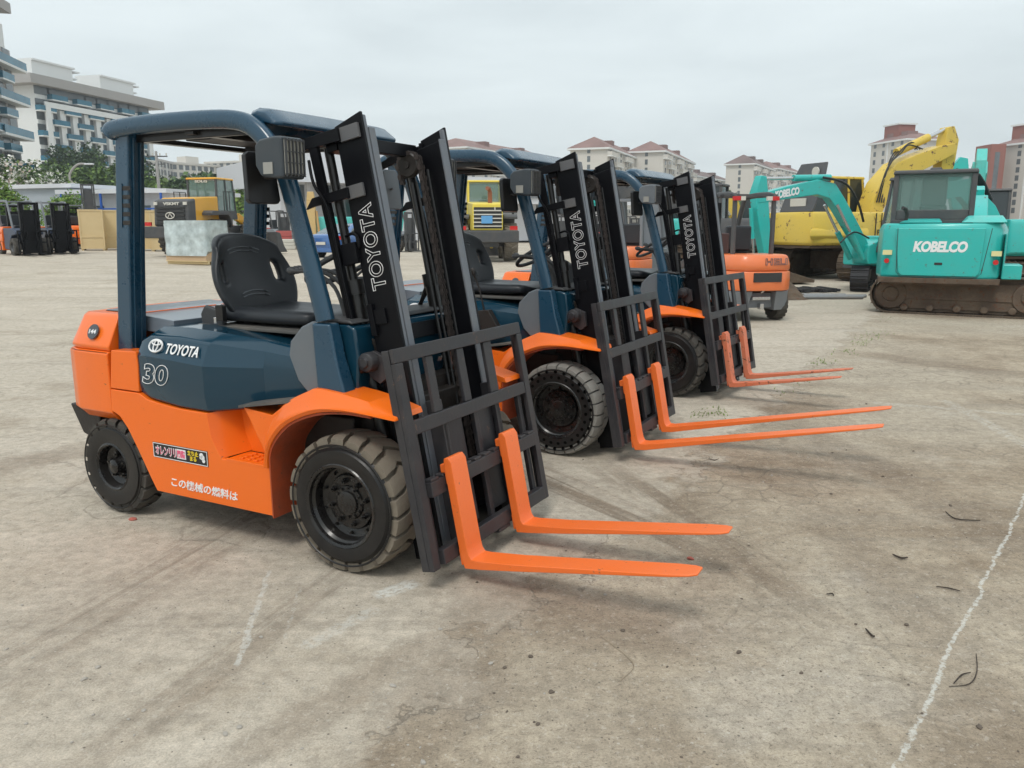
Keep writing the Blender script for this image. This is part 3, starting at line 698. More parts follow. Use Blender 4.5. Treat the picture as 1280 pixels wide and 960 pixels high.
# ------------------------------------------------------------------ the yard
def ground_material():
    m = bpy.data.materials.new('yard_ground'); m.use_nodes = True
    nt = m.node_tree; N = nt.nodes; L = nt.links; b = N['Principled BSDF']; b.inputs['Roughness'].default_value = .92; b.inputs['Specular IOR Level'].default_value = .25
    tc = N.new('ShaderNodeTexCoord'); P = tc.outputs['Object']
    def mapping(loc=(0, 0, 0), rot=0, scl=(1, 1, 1), src=None):
        x = N.new('ShaderNodeMapping'); x.inputs['Location'].default_value = loc; x.inputs['Rotation'].default_value = (0, 0, rot); x.inputs['Scale'].default_value = scl
        L.new(src or P, x.inputs[0]); return x.outputs[0]
    def noise(s, det=6, rg=.6, v=None, dist=0):
        x = N.new('ShaderNodeTexNoise'); x.inputs['Scale'].default_value = s; x.inputs['Detail'].default_value = det; x.inputs['Roughness'].default_value = rg; x.inputs['Distortion'].default_value = dist
        L.new(v or P, x.inputs['Vector']); return x.outputs[0]
    def rng(s, a, c, va=0., vb=1.):
        x = N.new('ShaderNodeMapRange'); x.inputs[1].default_value = a; x.inputs[2].default_value = c; x.inputs[3].default_value = va; x.inputs[4].default_value = vb; x.interpolation_type = 'SMOOTHSTEP'
        L.new(s, x.inputs[0]); return x.outputs[0]
    def mth(op, a, c=None, d=None):
        x = N.new('ShaderNodeMath'); x.operation = op
        for i, q in enumerate((a, c, d)):
            if q is None: continue
            if isinstance(q, (int, float)): x.inputs[i].default_value = q
            else: L.new(q, x.inputs[i])
        return x.outputs[0]
    def mix(f, a, c, bt='MIX'):
        x = N.new('ShaderNodeMix'); x.data_type = 'RGBA'; x.blend_type = bt
        if isinstance(f, float): x.inputs[0].default_value = f
        else: L.new(f, x.inputs[0])
        for i, q in ((6, a), (7, c)):
            if isinstance(q, tuple): x.inputs[i].default_value = (*q, 1)
            else: L.new(q, x.inputs[i])
        return x.outputs[2]
    sep = N.new('ShaderNodeSeparateXYZ'); L.new(P, sep.inputs[0]); X, Y = sep.outputs[0], sep.outputs[1]
    n_big = noise(.35, 3, .55); n_mid = noise(1.6, 6, .66); n_fine = noise(14, 5, .72); n_grit = noise(120, 4, .8); n_wig = noise(2.2, 4, .65)
    # edge of the old concrete slab: x = -1.9 + .57 y, ragged
    edge = mth('SUBTRACT', mth('SUBTRACT', X, mth('MULTIPLY', Y, .57)), -1.75)
    edge = mth('ADD', edge, mth('MULTIPLY', mth('SUBTRACT', n_wig, .5), 1.5))
    edge = mth('ADD', edge, mth('MULTIPLY', mth('SUBTRACT', n_fine, .5), .25))
    dirt = rng(edge, -.10, .14)
    farfade = rng(Y, 9, 24)
    conc = mix(rng(n_mid, .3, .72), (.43, .372, .296), (.53, .470, .388))
    conc = mix(rng(n_big, .35, .7), conc, (.44, .385, .315))
    conc = mix(mth('MULTIPLY', rng(noise(.9, 4, .65, mapping((3, 7, 0))), .52, .70), .75), conc, (.33, .275, .21))
    drt = mix(rng(n_mid, .32, .68), (.235, .180, .126), (.40, .332, .248))
    drt = mix(mth('MULTIPLY', rng(n_big, .40, .62), .6), drt, (.45, .395, .315))
    # tyre bands: stretched dark streaks
    trk2 = mapping((0, 0, 0), R(-30), (.3, 4.5, 1)); st2 = noise(1.0, 6, .6, trk2, .4)
    def band(px, py, qx, qy, wd):
        """soft mask along the segment p-q on the ground"""
        dx, dy = qx-px, qy-py; Ln = math.hypot(dx, dy); dx /= Ln; dy /= Ln
        al = mth('ADD', mth('MULTIPLY', mth('SUBTRACT', X, px), dx), mth('MULTIPLY', mth('SUBTRACT', Y, py), dy))
        ac = mth('ADD', mth('MULTIPLY', mth('SUBTRACT', X, px), -dy), mth('MULTIPLY', mth('SUBTRACT', Y, py), dx))
        ac = mth('ADD', ac, mth('MULTIPLY', mth('SUBTRACT', n_wig, .5), wd*1.1))
        m1 = mth('SUBTRACT', 1.0, rng(mth('ABSOLUTE', ac), wd*.35, wd))
        m2 = mth('MULTIPLY', rng(al, -.4, .5), mth('SUBTRACT', 1.0, rng(al, Ln-.5, Ln+.4)))
        return mth('MULTIPLY', m1, m2)
    base = mix(dirt, conc, drt)
    bands = None
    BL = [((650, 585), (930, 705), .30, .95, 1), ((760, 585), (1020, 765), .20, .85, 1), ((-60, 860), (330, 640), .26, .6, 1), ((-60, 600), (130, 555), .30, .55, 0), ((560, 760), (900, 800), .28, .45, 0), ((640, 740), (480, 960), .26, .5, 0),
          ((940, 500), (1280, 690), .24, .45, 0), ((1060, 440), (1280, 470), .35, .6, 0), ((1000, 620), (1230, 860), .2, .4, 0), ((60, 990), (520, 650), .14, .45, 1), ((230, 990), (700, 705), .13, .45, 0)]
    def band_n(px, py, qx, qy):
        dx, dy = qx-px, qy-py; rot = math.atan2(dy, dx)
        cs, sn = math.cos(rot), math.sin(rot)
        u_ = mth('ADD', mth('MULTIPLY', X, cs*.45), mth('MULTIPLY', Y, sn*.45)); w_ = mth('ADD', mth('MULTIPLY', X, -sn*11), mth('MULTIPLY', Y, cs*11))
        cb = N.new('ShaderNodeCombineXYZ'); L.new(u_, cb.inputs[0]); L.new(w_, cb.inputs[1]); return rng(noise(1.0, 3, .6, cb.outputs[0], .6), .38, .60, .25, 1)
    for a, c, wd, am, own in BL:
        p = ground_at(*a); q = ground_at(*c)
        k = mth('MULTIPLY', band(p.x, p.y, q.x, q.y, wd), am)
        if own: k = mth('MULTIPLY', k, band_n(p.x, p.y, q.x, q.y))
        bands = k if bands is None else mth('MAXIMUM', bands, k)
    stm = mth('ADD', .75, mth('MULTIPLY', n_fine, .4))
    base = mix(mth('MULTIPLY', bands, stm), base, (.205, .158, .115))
    base = mix(mth('MULTIPLY', rng(st2, .50, .68), .35), base, (.27, .235, .19))
    # pale dusty patches
    base = mix(mth('MULTIPLY', rng(noise(.7, 5, .7, mapping((11, 2, 0))), .56, .70), .30), base, (.50, .46, .40))
    base = mix(mth('MULTIPLY', farfade, .35), base, mix(rng(noise(.5, 6, .6, mapping((0, 0, 0), 0, (.35, 1.6, 1))), .35, .65), (.40, .345, .27), (.56, .50, .42)))
    # grit: fine contrast and specks
    g = rng(n_fine, .25, .75, .78, 1.20); g2 = rng(n_grit, .30, .70, .80, 1.20)
    gv = N.new('ShaderNodeVectorMath'); gv.operation = 'SCALE'; L.new(base, gv.inputs[0]); L.new(mth('MULTIPLY', g, g2), gv.inputs['Scale']); base = gv.outputs[0]
    vo = N.new('ShaderNodeTexVoronoi'); vo.inputs['Scale'].default_value = 38; L.new(P, vo.inputs['Vector']); vo.inputs['Randomness'].default_value = 1
    vr = N.new('ShaderNodeSeparateColor'); L.new(vo.outputs['Color'], vr.inputs[0])
    sp = mth('MULTIPLY', mth('LESS_THAN', vo.outputs['Distance'], mth('MULTIPLY', vr.outputs[1], .22)), mth('GREATER_THAN', vr.outputs[0], .90)); base = mix(mth('MULTIPLY', sp, .5), base, (.56, .52, .46))
    spk = noise(48, 5, .85); base = mix(mth('MULTIPLY', rng(spk, .545, .60), mth('ADD', .20, mth('MULTIPLY', dirt, .40))), base, (.13, .10, .075))
    spl = noise(31, 4, .8, mapping((4, 4, 0))); base = mix(mth('MULTIPLY', rng(spl, .56, .63), .35), base, (.56, .51, .44))
    sp2 = mth('MULTIPLY', mth('LESS_THAN', vo.outputs['Distance'], .17), mth('LESS_THAN', vr.outputs[0], .10)); base = mix(mth('MULTIPLY', sp2, .75), base, (.10, .085, .07))
    # cracks
    ws = N.new('ShaderNodeVectorMath'); ws.operation = 'ADD'
    wn = N.new('ShaderNodeTexNoise'); wn.inputs['Scale'].default_value = 1.4; wn.inputs['Detail'].default_value = 5; L.new(P, wn.inputs['Vector'])
    wv = N.new('ShaderNodeVectorMath'); wv.operation = 'SCALE'; wv.inputs['Scale'].default_value = 1.0; L.new(wn.outputs['Color'], wv.inputs[0])
    L.new(P, ws.inputs[0]); L.new(wv.outputs[0], ws.inputs[1])
    ws2 = N.new('ShaderNodeVectorMath'); ws2.operation = 'ADD'; wv2 = N.new('ShaderNodeVectorMath'); wv2.operation = 'SCALE'; wv2.inputs['Scale'].default_value = .28; L.new(wn.outputs['Color'], wv2.inputs[0]); L.new(P, ws2.inputs[0]); L.new(wv2.outputs[0], ws2.inputs[1])
    def cracks(scale, w0, src):
        v = N.new('ShaderNodeTexVoronoi'); v.feature = 'DISTANCE_TO_EDGE'; v.inputs['Scale'].default_value = scale; L.new(src, v.inputs['Vector'])
        return mth('SUBTRACT', 1.0, rng(v.outputs['Distance'], 0.0, w0))
    c1 = mth('MULTIPLY', cracks(.28, .006, ws.outputs[0]), rng(noise(.6, 4), .42, .55))
    c2 = mth('MULTIPLY', cracks(4.2, .05, ws2.outputs[0]), mth('MULTIPLY', rng(noise(.55, 4, .5, mapping((5, 1, 0))), .50, .62), dirt))
    ck = mth('MAXIMUM', mth('MULTIPLY', c1, .30), mth('MULTIPLY', c2, .38))
    # broken rim of the slab
    rim = mth('MULTIPLY', mth('SUBTRACT', 1.0, rng(mth('ABSOLUTE', edge), .0, .022)), rng(noise(.8, 3), .40, .55))
    ck = mth('MAXIMUM', ck, mth('MULTIPLY', rim, .55))
    base = mix(ck, base, (.13, .108, .085))
    chn = noise(34, 4, .75)
    def chalk(px, py, qx, qy, wd, am, dens=.5):
        p = ground_at(px, py); q = ground_at(qx, qy); dx, dy = q.x-p.x, q.y-p.y; Ln = math.hypot(dx, dy); dx /= Ln; dy /= Ln
        al = mth('ADD', mth('MULTIPLY', mth('SUBTRACT', X, p.x), dx), mth('MULTIPLY', mth('SUBTRACT', Y, p.y), dy))
        ac = mth('ADD', mth('MULTIPLY', mth('SUBTRACT', X, p.x), -dy), mth('MULTIPLY', mth('SUBTRACT', Y, p.y), dx))
        ac = mth('ADD', ac, mth('MULTIPLY', mth('SUBTRACT', n_mid, .5), .10)); ac = mth('ADD', ac, mth('MULTIPLY', mth('SUBTRACT', n_fine, .5), .05))
        m1 = mth('SUBTRACT', 1.0, rng(mth('ABSOLUTE', ac), wd*.4, wd)); m2 = mth('MULTIPLY', rng(al, -.02, .02), mth('SUBTRACT', 1.0, rng(al, Ln-.02, Ln+.02)))
        return mth('MULTIPLY', mth('MULTIPLY', m1, m2), mth('MULTIPLY', rng(chn, dens-.12, dens+.06), am))
    ch = chalk(1290, 600, 1100, 1000, .011, .62, .50)
    ch = mth('MAXIMUM', ch, chalk(1090, 503, 1300, 520, .08, .28, .54)); ch = mth('MAXIMUM', ch, chalk(336, 714, 294, 832, .016, .5, .5)); ch = mth('MAXIMUM', ch, chalk(372, 735, 355, 800, .012, .35, .55))
    ch = mth('MAXIMUM', ch, chalk(470, 745, 520, 728, .06, .75, .50)); ch = mth('MAXIMUM', ch, chalk(380, 810, 470, 760, .05, .35, .52)); ch = mth('MAXIMUM', ch, chalk(1180, 500, 1290, 560, .08, .28, .54))
    base = mix(ch, base, (.66, .66, .62))
    L.new(base, b.inputs['Base Color'])
    h = mth('ADD', mth('MULTIPLY', n_fine, .55), mth('MULTIPLY', n_grit, .20)); h = mth('ADD', h, mth('MULTIPLY', n_mid, .9)); h = mth('SUBTRACT', h, mth('MULTIPLY', ck, .5)); h = mth('SUBTRACT', h, mth('MULTIPLY', bands, .9)); h = mth('SUBTRACT', h, mth('MULTIPLY', spk, .25))
    h = mth('ADD', h, mth('MULTIPLY', dirt, .35))
    bp = N.new('ShaderNodeBump'); bp.inputs['Strength'].default_value = .75; bp.inputs['Distance'].default_value = .018; L.new(h, bp.inputs['Height']); L.new(bp.outputs[0], b.inputs['Normal'])
    return m
GM = ground_material()
def axis_pts(a, b, fine0, fine1, f, c):
    out = []; x = a
    while x < b: out.append(x); x += f if fine0 <= x < fine1 else c if abs(x) < 200 else c*10
    out.append(b); return out
gxs = axis_pts(-900, 900, -60, 60, 1.5, 20); gys = axis_pts(-30, 2500, -6, 70, 1.0, 20)
g = MB(); v = [(x, y, gz(x, y)) for y in gys for x in gxs]; nx = len(gxs)
g.add(v, [(j*nx+i, j*nx+i+1, (j+1)*nx+i+1, (j+1)*nx+i) for j in range(len(gys)-1) for i in range(nx-1)])
tag(g.build('ground', GM, smooth=60), kind='structure')

# ------------------------------------------------------------------ loose things on the ground
STONE = mat('stone_chip', (.36, .33, .29), .9, bump=.5, bscale=60, var=.2)
BRICKC = mat('brick_chip', (.42, .12, .09), .9, bump=.4, bscale=60)
TWIG = mat('dark_twig', (.045, .032, .024), .8, bump=.5, bscale=80)
GRASSM = mat('weed_green', (.17, .26, .05), .7, var=.3)
def stone(x, y, r, m):
    q = MB(); bm = bmesh.new(); bmesh.ops.create_icosphere(bm, subdivisions=2, radius=1)
    sx, sy, sz = r*rnd.uniform(.8, 1.4), r*rnd.uniform(.7, 1.1), r*rnd.uniform(.4, .6); of = Vector((rnd.random()*50, 0, 0))
    for vv in bm.verts:
        k = 1+.35*mnoise.noise(vv.co*1.3+of); vv.co = Vector((vv.co.x*sx*k, vv.co.y*sy*k, vv.co.z*sz*k))
    q.add([vv.co.copy() for vv in bm.verts], [[vv.index for vv in f.verts] for f in bm.faces]); bm.free()
    return q.build('stone', m, smooth=25, loc=(x, y, r*.25), rot=(0, 0, rnd.uniform(0, 6)))
p = ground_at(166, 650); tag(stone(p.x, p.y, .022, BRICKC), 'small red brick chip lying in front of the rear wheel of the nearest forklift', 'stone')
p = ground_at(863, 699); tag(stone(p.x, p.y, .018, BRICKC), 'pinkish brick chip lying under the tip of the nearest fork blade', 'stone')
CLOD = mat('dark_clod', (.12, .095, .075), .95, bump=.5, bscale=60, var=.2)
for k in range(250):
    px, py = rnd.uniform(0, 1280), rnd.uniform(560, 955) if k % 3 else rnd.uniform(470, 620)
    if px < 560 and py < 730: continue
    dk = (k % 5) != 0 and px > 560
    p = ground_at(px, py); r_ = rnd.choice((.003, .004, .004, .005, .006, .008, .011))
    if dk: tag(stone(p.x, p.y, r_, CLOD), 'tiny dark clod of dirt scattered over the open yard floor', 'clod', 'dark clods scattered over the yard floor')
    else: tag(stone(p.x, p.y, r_, STONE), 'small grey stone chip scattered over the open yard floor', 'stone', 'stone chips scattered over the yard floor')
def stick(pts, r, label, name='twig', m=None, cat='twig'):
    W = [ground_at(*p) for p in pts]; q = MB()
    P3 = smooth_path([(w_.x, w_.y, r*.9+rnd.uniform(0, .004)) for w_ in W], 5)
    r *= .6; q.tube(P3, [r*(1-.4*abs(2*i/(len(P3)-1)-1)) for i in range(len(P3))], 6)
    return tag(q.build(name, m or TWIG), label, cat)
stick([(1082, 788), (1090, 797), (1093, 797)], .008, 'short black stick lying alone right of the middle of the open yard')
stick([(1116, 695), (1126, 700), (1134, 699)], .010, 'thick short black stick on the open yard nearer the white line top')
stick([(1170, 735), (1186, 737), (1200, 741)], .006, 'thin dark stick just left of the white lime line')
stick([(1182, 641), (1195, 650), (1225, 652)], .007, 'forked dry branch lying beside a dark hollow in the dirt')
stick([(1220, 818), (1221, 840), (1212, 856), (1186, 860)], .004, 'black bent wire loop lying on the right of the white line', 'wire', None, 'wire')
stick([(1192, 856), (1202, 846), (1213, 843)], .005, 'short curved black wire inside the bent wire loop', 'wire', None, 'wire')
stick([(752, 797), (782, 820), (792, 835), (775, 852)], .0025, 'long thin curved straw lying in front of the nearest fork tips', 'straw', mat('straw', (.30, .24, .17), .8), 'straw')
stick([(1033, 744), (1040, 744), (1042, 746)], .006, 'tiny black twig in the middle of the right yard')
stick([(885, 575), (893, 576), (898, 575)], .006, 'small twig lying below the middle forklift forks')
def weeds(pts, label, n, hh=.05):
    q = MB()
    for k in range(n):
        a, b_ = rnd.choice(pts); p = ground_at(a+rnd.gauss(0, 9), b_+rnd.gauss(0, 2.2))
        for j in range(4):
            an = rnd.uniform(0, 6.28); l = rnd.uniform(.4, 1)*hh; dx, dy = math.cos(an), math.sin(an)
            q.add([(p.x-dy*.003, p.y+dx*.003, gz(p.x, p.y)), (p.x+dy*.003, p.y-dx*.003, gz(p.x, p.y)), (p.x+dx*l*.7, p.y+dy*l*.7, gz(p.x, p.y)+l)], [(0, 1, 2)])
    return tag(q.build('weeds', GRASSM, flat=True), label, 'weeds', kind='stuff')
weeds([(888, 516), (895, 514), (880, 519)], 'patch of green weeds in the crack beside the middle forklift front wheel', 55, .022)
weeds([(1075, 430), (1060, 440), (1085, 424), (1095, 418), (1032, 452), (1028, 454)], 'line of weeds growing along the slab crack on the right', 110, .035)
weeds([(1000, 478), (970, 490), (900, 520), (1110, 400)], 'sparse weeds along the slab edge near the faded forks', 30, .03)
# ------------------------------------------------------------------ machines further back in the yard
TEAL = mat('teal_machine_paint', (.010, .46, .42), .35, coat=.35, dirt=.18, dscale=2.2, dirtcol=(.22, .30, .26), wear=.16, wscale=9, bump=.05, bscale=12)
TEAL2 = mat('faded_teal_paint', (.06, .52, .47), .45, coat=.2, dirt=.3, dscale=2.5, dirtcol=(.30, .36, .32), wear=.2)
YELX = mat('old_yellow_paint', (.68, .47, .05), .45, coat=.2, dirt=.35, dscale=1.2, dirtcol=(.46, .38, .18), wear=.26, wscale=4)
LYEL = mat('lemon_yellow_paint', (.80, .62, .07), .4, coat=.3, dirt=.15, dscale=2)
LOADY = mat('loader_amber_paint', (.78, .38, .012), .35, coat=.4, dirt=.12, dscale=2)
RUSTB = mat('muddy_brown_steel', (.06, .04, .03), .85, bump=.7, bscale=12, dirt=.9, dscale=3, dirtcol=(.20, .15, .105), wear=.3)
TRACKM = mat('worn_track_steel', (.05, .036, .028), .7, metal=.2, bump=.5, bscale=20, dirt=.9, dscale=5, dirtcol=(.20, .15, .105))
TRACKB = mat('black_rubber_track', (.014, .014, .019), .5, bump=.2, bscale=20, dirt=.25, dscale=5, dirtcol=(.08, .07, .06))
DGREY = mat('dark_grey_paint', (.045, .05, .058), .5, dirt=.2, dscale=3)
MGREY = mat('mid_grey_paint', (.17, .19, .215), .5, dirt=.2, dscale=3)
HELIO = mat('coral_orange_paint', (.76, .175, .045), .38, coat=.35, dirt=.15, dscale=2)
CREAM = mat('cream_white_paint', (.62, .60, .54), .6, dirt=.15)
PLY = mat('plywood_board', (.66, .52, .29), .75, bump=.1, dirt=.2, dscale=2, dirtcol=(.38, .27, .12))
PLASTW = mat('stretch_wrap', (.56, .64, .65), .15, coat=.8, alpha=.85, var=.35, bump=1.0, bscale=4, dirt=.35, dirtcol=(.30, .38, .38), dscale=4)
CARD = mat('cardboard', (.52, .36, .22), .85, dirt=.15)
CARB = mat('car_blue_paint', (.035, .12, .33), .22, coat=1)
DECALK = mat('dark_decal', (.03, .03, .03), .6)
DECALG = mat('grey_outline_decal', (.09, .09, .10), .5)
DECY = mat('warning_decal', (.75, .70, .35), .5)
GLG = mat('green_tinted_glass', (.20, .32, .29), .05, spec=.6, alpha=.34)

def track(parent, y, w, L, h, m, mi, n=None, rot=0):
    """one crawler: belt of shoes (own loop) > frame and wheels. centred on x=0"""
    b = MB(); r = h/2; st = L-2*r; per = 2*st+2*PI*r; n = n or int(per/.155)
    def pos(s):
        s %= per
        if s < st: return -st/2+s, h, 0
        s -= st
        if s < PI*r: a = PI/2-s/r; return st/2+r*math.cos(a), r+r*math.sin(a), -(s/r)
        s -= PI*r
        if s < st: return st/2-s, 0, PI
        s -= st; a = -PI/2-s/r; return -st/2+r*math.cos(a), r+r*math.sin(a), PI-(s/r)
    for k in range(n):
        x, z, a = pos(per*k/n); c, q = math.cos(a), math.sin(a); hl = per/n*.47
        if z > h-.01: z -= .03*math.sin((x/st+.5)*PI*2)**2
        def P(u, v): return (x+u*c-v*q, z+u*q+v*c)
        b.prism([P(-hl, -.035), P(hl, -.035), P(hl, -.006), P(hl*.35, -.006), P(hl*.28, .022), P(hl*.05, .022), P(0, -.006), P(-hl, -.006)], y-w/2, y+w/2)
    pr = []
    for k in range(40):
        x, z, a = pos(per*k/40); c, q = math.cos(a), math.sin(a); pr.append((x+.05*q, z-.05*c))
    b.prism(pr, y-w*.20, y+w*.20)
    o = b.build('crawler_belt', m, parent, flat=True)
    f = MB()
    for s in (-1, 1):
        yy = sorted((y+s*w*.20, y+s*w*.30))
        f.prism([(-st/2, r-.12*h), (st/2, r-.12*h), (st/2-.06, h-.13), (-st/2+.06, h-.13)], *yy); f.prism([(-st/2+.1, .10), (st/2-.1, .10), (st/2-.1, r-.11*h), (-st/2+.1, r-.11*h)], *[q_-s*.02 for q_ in yy])
        for sx in (-1, 1): f.lathe([(.001, s*.03), (r*.35, s*.03), (r*.40, 0), (r*.74, 0), (r*.80, -s*.03)], (sx*st/2, y+s*w*.34, r), 'y', 20)
        for k in range(5): f.lathe([(.001, 0), (.055, 0), (.075, -s*.03)], (-st/2+.25+(st-.5)*k/4, y+s*w*.42, .12), 'y', 12)
    f.build('track_frame', mi, parent, bevel=.01)

def boom_poly(parent, name, pts, hts, y0, y1, m, bevel=.02):
    """a box-section arm following pts (x,z) with heights hts"""
    b = MB(); rings = []
    for k, (x, z) in enumerate(pts):
        a = Vector(pts[max(0, k-1)]); c = Vector(pts[min(len(pts)-1, k+1)]); t = (c-a).normalized(); n = Vector((-t.y, t.x)); h = hts[k]/2
        rings.append([(x-n.x*h, y0, z-n.y*h), (x-n.x*h, y1, z-n.y*h), (x+n.x*h, y1, z+n.y*h), (x+n.x*h, y0, z+n.y*h)])
    b.loft(rings); return b.build(name, m, parent, bevel=bevel)
def ram(parent, a, b_, y, r, m, frac=.6):
    q = MB(); A = Vector((a[0], y, a[1])); B_ = Vector((b_[0], y, b_[1])); M0 = A+(B_-A)*frac
    q.cur = 0; q.cyl(A, M0, r, 12); q.cur = 1; q.cyl(M0, B_, r*.5, 10)
    return q.build('hydraulic_cylinder', [m, CHROME], parent)

def cab_shell(parent, x0, x1, y0, y1, z0, z1, lean, m, post=.06, glass=GLG, roofm=None):
    """posts + roof + panes of glass, open enough to look through. lean = front post slant"""
    c = MB()
    F0, F1 = x1, x1-lean
    for (xa, xb, y) in ((x0, x0+.03, y0), (x0, x0+.03, y1), (F0, F1, y0), (F0, F1, y1), ((x0+F0)/2+.05, (x0+F1)/2+.05, y0), ((x0+F0)/2+.05, (x0+F1)/2+.05, y1)):
        yy = (y, y+post) if y == y0 else (y-post, y)
        c.loft([[(xa-post/2, yy[0], z0), (xa+post/2, yy[0], z0), (xa+post/2, yy[1], z0), (xa-post/2, yy[1], z0)], [(xb-post/2, yy[0], z1), (xb+post/2, yy[0], z1), (xb+post/2, yy[1], z1), (xb-post/2, yy[1], z1)]])
    c.box(x0-post/2, F0+post/2, y0-.002, y1+.002, z0-.05, z0+.10)
    for y in (y0, y1-post): c.box(x0, F0, y+.002, y+post-.002, z0+.10, z0+.32)
    c.box(x0-.02, x0+post/2-.004, y0+post, y1-post, z0+.10, z0+.28)
    fr = c.build('cab_frame', m, parent, bevel=.012)
    r = MB(); r.loft([[(x0-.05, y0-.02, z1), (F1+.10, y0-.02, z1), (F1+.10, y1+.02, z1), (x0-.05, y1+.02, z1)], [(x0-.04, y0, z1+.08), (F1+.06, y0, z1+.08), (F1+.06, y1, z1+.08), (x0-.04, y1, z1+.08)]])
    r.build('cab_roof', roofm or m, parent, bevel=.03, seg=3)
    for nm, pts in (('rear_window', [(x0+.01, y0+post, z0+.28), (x0+.01, y1-post, z0+.28), (x0+.035, y1-post, z1), (x0+.035, y0+post, z1)]),
                    ('windscreen', [(F0, y0+post, z0+.1), (F0, y1-post, z0+.1), (F1, y1-post, z1), (F1, y0+post, z1)]),
                    ('side_window', [(x0+.04, y0+.025, z0+.32), (F0-.03, y0+.025, z0+.32), (F1-.03, y0+.025, z1), (x0+.05, y0+.025, z1)]),
                    ('side_window', [(x0+.04, y1-.025, z0+.32), (F0-.03, y1-.025, z0+.32), (F1-.03, y1-.025, z1), (x0+.05, y1-.025, z1)])):
        g_ = MB(); P = [Vector(p) for p in pts]; n = (P[1]-P[0]).cross(P[2]-P[0]).normalized()*.005
        g_.add([p-n for p in P]+[p+n for p in P], [(0, 1, 2, 3), (7, 6, 5, 4), (0, 4, 5, 1), (1, 5, 6, 2), (2, 6, 7, 3), (3, 7, 4, 0)])
        g_.build(nm, glass, fr)
    s = MB(); xm = (x0+F0)/2-.1; ym = (y0+y1)/2
    s.box(xm-.2, xm+.25, ym-.24, ym+.24, z0+.1, z0+.38); s.box(xm-.28, xm-.16, ym-.22, ym+.22, z0+.36, z0+.92); s.box(xm-.27, xm-.18, ym-.11, ym+.11, z0+.94, z0+1.08)
    s.build('driver_seat', PLAST, parent, bevel=.05, seg=3)
    return fr

def excavator(label, cat, loc, yaw, tyaw, body, boompts, scale=1., trackm=TRACKM, framem=RUSTB, detail=0, width=1.95, L=2.7, th=.62, cabm=DGREY, bucket=None, logo=None, boomlogo=None, group=None, rear=-1.30, front=1.15, bodyh=(.66, 1.62), boomy=(-.15, .15), stick=None, cwm=None, capm=None, trx=0):
    T = thing('excavator', label, cat, loc, R(yaw), group)
    # undercarriage: children sit in a frame turned by tyaw relative to the house
    rz = Matrix.Rotation(R(tyaw-yaw), 4, 'Z'); pre = set(bpy.data.objects.keys())
    tw = .42 if width < 2.3 else .6
    track(T, -(width/2-tw/2), tw, L, th, trackm, framem); track(T, (width/2-tw/2), tw, L, th, trackm, framem)
    m = MB(); m.box(-.5, .5, -width/2+tw, width/2-tw, .24, th-.06); m.lathe([(.001, .0), (.42, 0), (.42, .14), (.001, .14)], (0, 0, th-.10), 'z', 24); m.build('turntable', framem, T, bevel=.02)
    for k in T.children: k.matrix_local = rz @ Matrix.Translation((trx, 0, 0)) @ k.matrix_local
    z0, z1 = bodyh; hw = width/2
    def pl(ins, z):
        P = [(front, -(hw-.06)), (front-.08, -hw+ins), (rear+.55, -hw+ins), (rear+.18, -hw+.10+ins), (rear+.02+ins, -hw*.62), (rear+ins, 0)]
        P = P+[(a, -b) for a, b in P[-2::-1]]; return [(a, b, z) for a, b in P]
    h = MB(); h.loft([pl(.10, z0-.02), pl(0, z0+.06), pl(0, z1-.12), pl(.06, z1)])
    ho = h.build('house_body', [body], T, bevel=.035, seg=3)
    rb = MB(); rb.loft([pl(.13, z0-.10), pl(.09, z0-.03)]); rb.build('revolving_frame', framem, T, bevel=.01)
    # panel seams
    return T, ho

# ---- near teal excavator, seen from behind, on muddy steel tracks
g0 = ground_at(1180, 393)
X1 = 1.02
lab = 'large teal excavator on muddy rusty tracks, its rear cover closest to the camera'
T, ho = excavator(lab, 'excavator', (8.42, 16.0, 0), 62, -31, TEAL, None, width=2.14, trx=.42, L=3.0, th=.73, rear=-1.32, bodyh=(.66, 1.69))
rearp = MB()
def rear_plate(mb, x, y0, y1, z0, z1): mb.box(x-.02, x, y0, y1, z0, z1)
# engine cover on the back
ec = MB(); ec.prism([(-.66, .80), (-.60, .74), (.60, .74), (.66, .80), (.76, 1.60), (-.70, 1.60)], -1.345, -1.318, 'x'); eo = ec.build('engine_cover', TEAL, T, bevel=.012)
for s_, W_ in ((0, 0),):
    text('maker_lettering', 'KOBELCO', WHITE, T, (-1.347, -.0, 1.27), (0, -1, 0), (0, 0, 1), .88, .20, weight=.050, depth=.003, shear=.15, spacing=.95)
k_ = MB(); k_.box(-1.352, -1.345, -.06, .07, .94, .985); k_.build('cover_latch', DECALK, eo, bevel=.01)
sm_ = MB(); sm_.tube([(-1.346, .72, 1.60), (-1.346, .69, .80), (-1.346, .62, .72), (-1.346, -.62, .72), (-1.346, -.69, .80), (-1.346, -.79, 1.60)], .006, 5); sm_.build('cover_seam', DECALK, eo)
for yy in (.87, -.90):
    q = MB(); q.box(-1.255, -1.235, yy-.08, yy+.08, 1.11, 1.20); q.build('warning_label', DECY, T)
    q = MB(); q.lathe([(.001, -.01), (.045, -.01), (.045, .02)], (-1.26, yy, 1.0), 'x', 16); q.build('reflector', RED, T)
q = MB(); q.box(-1.30, -.75, -1.03, -1.012, .84, 1.5); q.build('side_panel', TEAL, T, bevel=.01)
q = MB()
for i in range(6):
    for j in range(2): q.box(-1.08+j*.16, -.96+j*.16, -1.045, -1.03, 1.40-i*.085, 1.45-i*.085)
q.build('side_louvre', DECALK, T)
q = MB(); q.box(-1.20, -.55, -1.32, -1.01, .70, .96); q.build('side_step_box', TEAL, T, bevel=.02)
